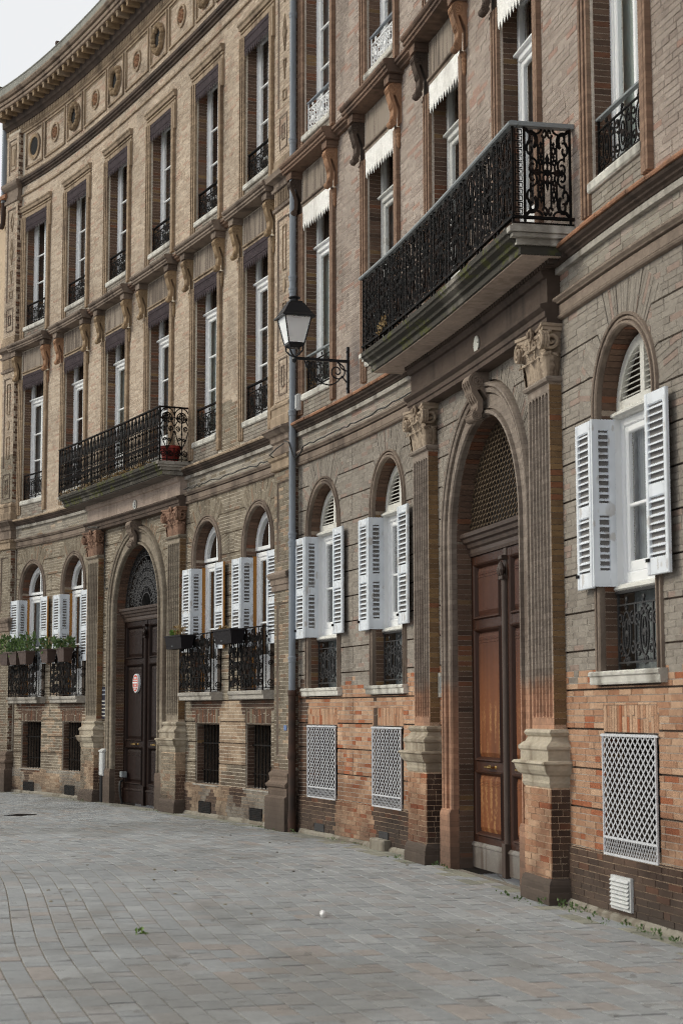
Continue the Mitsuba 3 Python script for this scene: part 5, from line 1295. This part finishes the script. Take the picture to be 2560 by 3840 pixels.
kl = thing('street_lantern', 'black street lantern with white glass on a scrolled iron wall bracket', 'street lamp')
ls, ld = 1.28, .73
put(f'{kl}__wall_plate', M().add(box(ls - .022, ls + .022, .005, .03, 5.66, 6.26)).add(lathe([(0, -.006), (.014, -.004), (.014, .006), (0, .01)], (ls, -.03, 5.72), 8, axis=1)).add(lathe([(0, -.006), (.014, -.004), (.014, .006), (0, .01)], (ls, -.03, 6.2), 8, axis=1)), 'lamp_black')
put(f'{kl}__arm', M().add(box(ls - .016, ls + .016, .03, ld, 6.055, 6.09)), 'lamp_black')
m = M()
for P in (np.vstack([[(.03, 5.80)], arc(.30, 6.0, .23, 200, 262, 8, rz=.25)[1:], [(.34, 5.765), (.45, 5.83), (.55, 5.95), (.60, 6.055)]]), spiral(.16, 5.93, .12, .02, 90, 90 + 600, 26), spiral(.53, 6.0, .055, .012, 60, 60 - 560, 20), np.vstack([arc(.03, 6.05, .10, 270, 360, 8)])):
    m.add(tube(on_end(P, ls), .0095, 5))
put(f'{kl}__scroll', m, 'lamp_black')
m = M().add(lathe([(0, -.045), (.028, -.03), (.035, 0), (.025, .03), (0, .045)], (ls, -ld, 6.055), 10))
for sa, da in ((1, 1), (1, -1), (-1, 1), (-1, -1)): m.add(tube(np.array([[ls, -ld, 6.085], [ls + sa * .05, -(ld + da * .05), 6.12], [ls + sa * .085, -(ld + da * .085), 6.17], [ls + sa * .09, -(ld + da * .09), 6.245]]), .011, 6))
put(f'{kl}__cradle', m, 'lamp_black')
def frustum(w0, w1, z0, z1):
    V = np.array([[ls + a * w, -(ld + b * w), z] for w, z in ((w0, z0), (w1, z1)) for a, b in ((-1, -1), (1, -1), (1, 1), (-1, 1))])
    return V, np.array([[0, 1, 2, 3], [4, 5, 6, 7]] + [[i, (i + 1) % 4, (i + 1) % 4 + 4, i + 4] for i in range(4)])
put(f'{kl}__base_frame', M().add(frustum(.105, .108, 6.235, 6.262)).add(frustum(.06, .10, 6.20, 6.235)), 'lamp_black')
m = M()
za, zb, wa, wb = 6.262, 6.585, .105, .172
for sa, da in ((1, 1), (1, -1), (-1, 1), (-1, -1)): m.add(tube(np.array([[ls + sa * wa, -(ld + da * wa), za], [ls + sa * wb, -(ld + da * wb), zb]]), .0095, 4))
put(f'{kl}__corner_bars', m, 'lamp_black')
for i, (a, b) in enumerate((((-1, 1), (1, 1)), ((1, 1), (1, -1)), ((1, -1), (-1, -1)), ((-1, -1), (-1, 1)))):
    V = np.array([[ls + a[0] * (wa - .004), -(ld + a[1] * (wa - .004)), za], [ls + b[0] * (wa - .004), -(ld + b[1] * (wa - .004)), za], [ls + b[0] * (wb - .004), -(ld + b[1] * (wb - .004)), zb], [ls + a[0] * (wb - .004), -(ld + a[1] * (wb - .004)), zb]])
    put(f'{kl}__glass_pane', (V, np.array([[0, 1, 2, 3]])), 'lamp_glass')
put(f'{kl}__bulb_tube', tube(np.array([[ls, -ld, 6.27], [ls, -ld, 6.52]]), .05, 12), 'lamp_tube', smooth=40)
put(f'{kl}__roof', M().add(frustum(.215, .212, 6.583, 6.60)).add(frustum(.212, .185, 6.602, 6.632)).add(frustum(.185, .10, 6.634, 6.775)).add(frustum(.085, .085, 6.777, 6.80)).add(lathe([(.05, 0), (.05, .035), (.075, .045), (.08, .06), (.04, .075), (0, .08)], (ls, -ld, 6.80), 12)), 'lamp_black')

kn = thing('number_plate', 'oval enamel plate without readable number above the reddish carriage door', 'house number')
put(f'{kn}__plate', oval(6.49, 5.225, .085, .085, .125, .137), 'enamel')
put(f'{kn}__screw', M().add(lathe([(0, -.004), (.010, -.002), (0, .006)], (6.555, -.139, 5.235), 8, axis=1)), 'iron')
kn = thing('number_plate', 'oval white house number plate reading 6 above the dark brown carriage door', 'house number')
put(f'{kn}__plate', oval(-7.82, 5.215, .10, .085, .125, .137), 'enamel')
tm = meshkit.text_mesh('6', .095, depth=.002, bold=True); v = tm.vertices
put(f'{kn}__digit', (np.column_stack([-7.82 - .035 + v[:, 0], -.138 - v[:, 2], 5.165 + v[:, 1]]), tm.faces), 'sign_dark')
ks_ = thing('door_sign', 'red and white oval notice with lines of print on the dark brown door', 'sign')
sc, sz = -8.47, 2.12
put(f'{ks_}__plate', oval(sc, sz, .145, .165, -.196, -.152), 'sign_white')
put(f'{ks_}__field', oval(sc, sz, .128, .148, -.151, -.149), 'sign_red')
m = M()
for zz, w, h in ((.092, .07, .026), (.05, .10, .018), (.008, .118, .026), (-.035, .06, .018), (-.072, .085, .018), (-.105, .05, .02)):
    if abs(zz - .008) < 1e-6: m.add(box(sc - w, sc + w, -.148, -.146, sz + zz - h / 2, sz + zz + h / 2)); continue
    x = sc - w
    while x < sc + w - .01:
        l = rng.uniform(.010, .016); m.add(box(x, x + l, -.148, -.146, sz + zz - h / 2, sz + zz + h / 2)); x += l + .005
put(f'{ks_}__print', m, 'sign_white')
kc = thing('name_plate_panel', 'tall dark panel with a column of pale name plates beside the dark brown door', 'sign')
put(f'{kc}__board', cbox(-9.74, -9.47, .002, .028, 1.49, 2.07, .006), 'sign_dark')
for i in range(7):
    z = 1.545 + i * .066 if i < 5 else 1.93 + (i - 5) * .075
    put(f'{kc}__name_plate', M().add(cbox(-9.715, -9.53, .028, .034, z - .010, z + .012, .003)), 'enamel' if i < 5 else 'pipe_zinc')
    if i < 5: put(f'{kc}__bell_push', lathe([(0, -.002), (.010, 0), (.008, .006), (0, .008)], (-9.505, -.030, z), 8, axis=1), 'brass')
ku = thing('meter_cabinet', 'narrow white utility cabinet on the wall beside the left pilaster of the dark door', 'cabinet')
put(f'{ku}__case', cbox(-9.63, -9.44, .01, .11, .47, .90, .02), 'plastic_white')
put(f'{ku}__hood', ext_x([(.005, .90), (.12, .90), (.12, .915), (.06, .955), (.005, .96)], -9.64, -9.43), 'plastic_white')
put(f'{ku}__conduit', tube(np.array([[-9.57, -.07, -.05], [-9.57, -.07, .47]]), .035, 8), 'iron_grey')
kd_ = thing('doorbell_plate', 'pale framed doorbell plate on the brick beside the reddish door', 'doorbell')
put(f'{kd_}__frame', M().add(slab(sbox(4.66, 1.76, 4.90, 2.02).difference(sbox(4.70, 1.80, 4.86, 1.98)), .0, .022)), 'stone_white')
put(f'{kd_}__plate', box(4.70, 4.86, .0, .014, 1.80, 1.98), 'rail_grey')
kt = thing('blue_tile', 'small blue tile set in the panelled pilaster beside the downpipe', 'tile'); put(f'{kt}__face', box(-1.08, -.97, .08, .086, 1.355, 1.425), 'tile_blue')
kh = thing('rubber_hose', 'dark hose stub and socket at the foot of the left jamb of the dark door', 'hose')
put(f'{kh}__hose', tube(np.array([[-8.95, .10, .40], [-8.90, .04, .38], [-8.86, .02, .28], [-8.85, .03, .14], [-8.84, .06, .0]]), .022, 8), 'cable_black', smooth=40)
put(f'{kh}__socket', M().add(cbox(-8.99, -8.89, -.16, -.06, .46, .56, .008)), 'rail_grey')
def cable(label, pts, r=.009):
    k = thing('cable', label, 'cable', 'cables along the fronts'); put(f'{k}__run', tube(np.array(pts), r, 5), 'cable_black')
def sag(x0, x1, z, d, n, amp):
    t = np.linspace(0, 1, n); q = np.random.default_rng(int(abs(x0 * 100)))
    return [[x0 + (x1 - x0) * a, -(d + q.uniform(0, .01)), z + amp * (q.random() - .5)] for a in t]
cable('slack black cable lying along the moulding of the tan house left of the downpipe', sag(-5.5, -1.46, 5.20, .085, 34, .05) + [[-1.40, -.19, 5.22], [-1.1, -.20, 5.27], [-.80, -.20, 5.30]])
cable('black cable looping from the downpipe along the moulding of the nearest house', [[-.80, -.19, 5.34], [-.66, -.17, 5.30], [-.56, -.12, 5.05], [-.40, -.09, 5.12]] + sag(-.3, 4.0, 5.20, .085, 30, .03))
cable('thin pale cable running down beside the left capital of the dark door', [[-10.0, -.25, 5.02], [-9.72, -.16, 5.0], [-9.70, -.03, 4.9], [-9.70, -.02, 3.95], [-9.66, -.02, 3.86], [-9.35, -.03, 3.86]], .010)

# ------------------------------------------------------------------ planters and pots
def leaves(m, c, rad, hgt, n, size, seed, up=.6, droop=0.0):
    r = np.random.default_rng(seed)
    for i in range(n):
        a = r.uniform(0, 2 * math.pi); q = math.sqrt(r.random())
        h = hgt * r.random()**.8
        p = np.array([c[0] + rad[0] * q * math.cos(a), c[1] + rad[1] * q * math.sin(a), c[2] + h - droop * q * r.random()])
        t = np.array([math.cos(a) * r.random(), math.sin(a) * r.random(), up + r.normal(0, .5)]); t /= np.linalg.norm(t)
        s = np.cross(t, r.normal(size=3)); s /= np.linalg.norm(s); l = size * r.uniform(.6, 1.3); w = l * .32
        nn = np.cross(t, s) * l * .12
        V = np.array([p, p + t * l * .5 + s * w + nn, p + t * l, p + t * l * .5 - s * w + nn])
        m.add((V, np.array([[0, 1, 2], [0, 2, 3]])), (r.random(), .5))
    return m
def stems(m, c, rad, hgt, n, seed, r0=.004):
    r = np.random.default_rng(seed)
    for i in range(n):
        a = r.uniform(0, 6.28); q = r.random(); b = np.array([c[0] + rad[0] * q * math.cos(a), c[1] + rad[1] * q * math.sin(a), c[2]])
        t = b + [r.normal(0, .06), r.normal(0, .05), hgt * r.uniform(.5, 1.05)]
        m.add(tube(np.array([b, (b + t) / 2 + r.normal(0, .015, 3), t]), [r0, r0 * .8, r0 * .5], 4), (r.random(), .5))
    return m
def trough(k, x0, x1, d0, d1, z0, z1, taper, mat):
    a, b = x0 + taper, x1 - taper; e = min(taper, .03)
    P = [(a, d0 + e, z0), (b, d0 + e, z0), (b, d1 - e, z0), (a, d1 - e, z0), (x0, d0, z1), (x1, d0, z1), (x1, d1, z1), (x0, d1, z1), (x0 + .012, d0 + .012, z1), (x1 - .012, d0 + .012, z1), (x1 - .012, d1 - .012, z1), (x0 + .012, d1 - .012, z1), (x0 + .012, d0 + .012, z1 - .03), (x1 - .012, d0 + .012, z1 - .03), (x1 - .012, d1 - .012, z1 - .03), (x0 + .012, d1 - .012, z1 - .03)]
    V = np.array([[x, -d, z] for x, d, z in P])
    F = [[0, 1, 2, 3]] + [[o + i, o + (i + 1) % 4, o + 4 + (i + 1) % 4, o + 4 + i] for o in (0, 4, 8) for i in range(4)]
    put(f'{k}__trough', (V, np.array(F)), mat)
    m = M()
    for da, db in ((d0 - .008, d0 + .002), (d1 - .002, d1 + .010)): m.add(box(x0 - .008, x1 + .008, da, db, z1 - .022, z1 + .004))
    for xa, xb in ((x0 - .010, x0 + .002), (x1 - .002, x1 + .010)): m.add(box(xa, xb, d0, d1, z1 - .022, z1 + .004))
    put(f'{k}__rim', m, mat)
    put(f'{k}__soil', box(x0 + .012, x1 - .012, d0 + .012, d1 - .012, z1 - .05, z1 - .02), 'soil')
    for x in (x0 + .12, x1 - .12): put(f'{k}__hook', M().add(box(x - .008, x + .008, d0 - .05, d0, z1 + .002, z1 + .008)).add(box(x - .008, x + .008, d0 - .05, d0 - .044, z1 - .05, z1 + .008)), 'iron')
for i, (x0, x1, lab) in enumerate(((-5.36, -4.66, 'black woven planter with a tuft of green on the balustrade beside the dark door pilaster'), (-3.10, -2.40, 'black woven planter with dry stalks on the balustrade nearest the downpipe'))):
    k = thing('planter', lab, 'planter', 'black planters hung on the balustrades'); trough(k, x0 - .02, x1 + .05, .21, .44, 2.60, 2.81, .035, 'planter_black')
    c = ((x0 + x1) / 2, -.31, 2.79)
    if i == 0:
        put(f'{k}__plant', leaves(M(), (x0 + .13, -.31, 2.80), (.13, .07), .07, 110, .055, 5), 'leaf_light'); put(f'{k}__dry_stalks', stems(leaves(M(), (x0 + .36, -.31, 2.80), (.12, .07), .14, 60, .05, 6), (x0 + .36, -.31, 2.79), (.14, .06), .20, 30, 7), 'leaf_dry')
    else: put(f'{k}__dry_stalks', stems(leaves(M(), (x0 + .08, -.31, 2.80), (.10, .07), .06, 60, .05, 8, droop=.08), (x0 + .12, -.31, 2.79), (.12, .06), .10, 20, 9), 'leaf_dry')
    put(f'{k}__screw', lathe([(0, -.004), (.016, -.002), (.012, .006), (0, .008)], (x0 + .30, -.415, 2.645), 8, axis=1), 'rail_grey')
POTS = [(-14.10, 'leftmost brown tapered pot with leafy green plants on the far left balustrade', .34, 'leaf_green'), (-13.64, 'middle of three brown tapered pots on the far left balustrade, trailing yellow leaves', .26, 'leaf_green'), (-13.12, 'third brown tapered pot with bushy green plants on the far left balustrade', .36, 'leaf_green'),
        (-11.94, 'brown tapered pot with green plants, left one on the second balustrade', .24, 'leaf_green'), (-11.02, 'brown tapered pot with reddish green plants beside the fluted pilaster', .20, 'leaf_green')]
for i, (x, lab, h, mt) in enumerate(POTS):
    k = thing('flower_pot', lab, 'flower pot', 'brown pots hung on the far left balustrades'); trough(k, x - .22, x + .22, .21, .41, 2.56, 2.82, .07, 'pot_brown')
    put(f'{k}__plant', stems(leaves(M(), (x, -.31, 2.80), (.27, .14), h, 130, .085, 20 + i, droop=.05), (x, -.31, 2.80), (.18, .08), h, 14, 30 + i), mt)
    put(f'{k}__flowers', leaves(M(), (x, -.31, 2.82), (.24, .13), h * .8, 26 if i > 2 else 40, .06, 40 + i, droop=.15 if i == 1 else .03), 'leaf_dry' if i > 2 else 'leaf_light')
kr = thing('red_pot', 'red plastic flower pot standing at the right end of the left balcony', 'flower pot')
rx, rd = -5.62, .28
put(f'{kr}__pot', lathe([(0, 0), (.13, 0), (.165, .20), (.185, .205), (.19, .25), (.175, .25), (.17, .21), (0, .20)], (rx, -rd, 5.675), 20), 'pot_red', smooth=35)
put(f'{kr}__soil', lathe([(.165, .0), (0, .012)], (rx, -rd, 5.885), 16), 'soil')
put(f'{kr}__stalks', stems(M(), (rx, -rd, 5.88), (.10, .10), .16, 10, 77), 'leaf_dry')
kg = thing('balcony_weeds', 'dry weeds and moss tufts growing along the edge of the left balcony', 'weeds'); labels[kg]['kind'] = 'stuff'
m = M()
for i in range(46):
    x = r2.uniform(-10.7, -5.6); stems(m, (x, -.50, 5.655), (.05, .03), r2.uniform(.04, .2), 4, 100 + i, .003)
    leaves(m, (x, -.53, 5.65), (.06, .03), .05, 7, .04, 200 + i)
put(f'{kg}__growth', m, 'leaf_dry')
kg = thing('balcony_weeds', 'yellowish weed caught in the railing of the right balcony', 'weeds'); labels[kg]['kind'] = 'stuff'
m = M()
for i in range(5): leaves(m, (4.35 + i * .05, -.56, 5.73 + i * .02), (.05, .03), .10, 12, .04, 300 + i)
put(f'{kg}__growth', m, 'leaf_dry')

# ------------------------------------------------------------------ the ground
labels['ground'] = {'kind': 'structure'}; labels['pavement'] = {'kind': 'structure'}
def far_fn(p, n, uv):
    u, v = p.x / .16, p.y / .4
    e = smoothstep(.02, .07, dr.minimum(u - dr.floor(u), 1 - (u - dr.floor(u))))
    return mix(C(.17, .145, .11), mix(C(.19, .20, .205), C(.27, .275, .28), cell_rand(dr.floor(u), dr.floor(v + .5 * dr.floor(u)))), e)
add_mat('far_paving', far_fn, .8)
put('ground', (np.array([[-300, -300, -.06], [300, -300, -.06], [300, 300, -.06], [-300, 300, -.06]], float), np.array([[0, 1, 2, 3]])), 'far_paving', bent=False)
V, F = box(-19, 18, -.05, 7.6, -.05, -.008); put('pavement', (V, F), 'sand')
GF = lambda s, z: 0
rows, W = [], .157
for r in range(0, 48):
    d0 = .05 + r * W; x = -18 - rng.random() * .4
    while x < 17:
        l = rng.choice([.17, .26, .36, .50], p=[.26, .38, .24, .12]); rows.append((x, x + l, d0, d0 + W)); x += l
rows = np.array(rows)
ctr = bend(np.column_stack([(rows[:, 0] + rows[:, 1]) / 2, -(rows[:, 2] + rows[:, 3]) / 2, np.zeros(len(rows))]))
px, py, dep = project(ctr)
seen = (px > 20) & (px < 2540) & (py < 3825) & (dep > 5)
own = set(np.argsort(np.where(seen, dep, 1e9))[:299].tolist())
rest = M()
for i, (x0, x1, d0, d1) in enumerate(rows):
    c = ctr[i]
    warm = meshkit.fbm(np.array([[c[0] * .45 + 9, c[1] * .45, .5]]))[0] + .10 * (rows[i, 0] > 8.5) * (d0 < 3.4)
    u = rng.random(); kk = 3 if u < max(0, (warm - .55)) * .8 else (2 if u < .22 + .3 * max(0, warm - .45) else (1 if u < .46 else 0))
    g = .005; h = rng.uniform(-.0025, .0015); b = .0022; ti = rng.uniform(-.0012, .0012, 4)
    P = [(x0 + g, d0 + g), (x1 - g, d0 + g), (x1 - g, d1 - g), (x0 + g, d1 - g)]; cc = ((x0 + x1) / 2, (d0 + d1) / 2)
    sh = lambda q: (q[0] + b * np.sign(cc[0] - q[0]), q[1] + b * np.sign(cc[1] - q[1]))
    V = np.array([[q[0], -q[1], -.03] for q in P] + [[q[0], -q[1], h - .004] for q in P] + [[sh(q)[0], -sh(q)[1], h + t] for q, t in zip(P, ti)])
    F = np.array([[8, 9, 10, 11]] + [[o + j, o + (j + 1) % 4, o + 4 + (j + 1) % 4, o + 4 + j] for o in (0, 4) for j in range(4)])
    if d0 < .34 and rng.random() < .8 - d0 * 1.2: kk = 4
    uvv = (rng.random(), (kk + .5) / 10)
    if i in own: put('pavement__paver', M().add((V, F), uvv), 'paver')
    else: rest.add((V, F), uvv)
put('pavement__paving', rest, 'paver', kind='stuff')
kg = thing('wall_grass', 'small green weeds sprouting where the pavement meets the walls', 'weeds'); labels[kg]['kind'] = 'stuff'
m = M()
for i, (x, d, n, h) in enumerate([(8.72, .26, 60, .10), (8.95, .16, 70, .13), (9.05, .10, 50, .10), (9.35, .10, 24, .07), (9.6, .12, 20, .06), (10.3, .12, 40, .07), (10.55, .12, 30, .07), (10.9, .14, 40, .08), (11.2, .15, 40, .07), (8.0, .34, 30, .06), (8.3, .33, 24, .05), (4.0, .30, 40, .08), (4.9, .14, 30, .06), (5.15, .12, 26, .07), (-.62, .14, 36, .09), (-.95, .26, 24, .05), (-1.6, .24, 20, .05), (-6.1, .31, 20, .06), (-10.0, .30, 26, .06), (.9, .1, 18, .05), (1.8, .1, 16, .04), (12.0, .14, 40, .08), (9.9, .24, 12, .04)]):
    leaves(m, (x, -d, .0), (.07, .025), h * .5, n // 4, .03, 400 + i, up=1.2)
    for t in range(4): leaves(m, (x + r2.uniform(-.4, .4), -d - r2.uniform(0, .04), 0), (.02, .012), .015, 2, .02, 500 + i * 5 + t, up=1.0)
put(f'{kg}__growth', m, 'leaf_green')
kk_ = thing('paper_scrap', 'crumpled white scrap of paper on the pavement', 'paper')
tm = trimesh.creation.icosphere(2, .025); v = tm.vertices * (.7 + .6 * meshkit.noise(tm.vertices * 60)[:, None]); put(f'{kk_}__ball', (v * [1, 1, 1.15] + [-.15, 14.07, .022], tm.faces), 'litter_white', bent=False)
kk_ = thing('green_leaf', 'bright green fallen leaf on the pavement in the foreground', 'leaf')
m = M(); rr_ = np.random.default_rng(3)
for i in range(3): leaves(m, (-1.5 + .02 * i, 13.0 + .02 * i, .005), (.02, .015), .01, 3, .06, 600 + i, up=.1)
put(f'{kk_}__blade', m, 'leaf_light', bent=False)
kk_ = thing('litter', 'scattered crumbs, butts and leaf bits on the pavement', 'litter'); labels[kk_]['kind'] = 'stuff'
m = M()
for i in range(38):
    p = np.array([r2.uniform(-3.5, 1.4), r2.uniform(13, 24), .004]); s = r2.uniform(.006, .014)
    tm = trimesh.creation.icosphere(0, s); m.add((tm.vertices * [1.4, .8, .6] + p, tm.faces), (r2.random(), .5))
put(f'{kk_}__bits', m, 'litter_mix', bent=False)
kk_ = thing('drain_cover', 'dark iron cover in the pavement at the far left', 'drain cover')
put(f'{kk_}__plate', box(-9.2, -8.6, 1.9, 2.3, .001, .006) if False else (np.array([[-5.32, 27.85, .004], [-4.98, 27.7, .004], [-4.80, 28.15, .004], [-5.15, 28.3, .004]]), np.array([[0, 1, 2, 3]])), 'iron', bent=False)
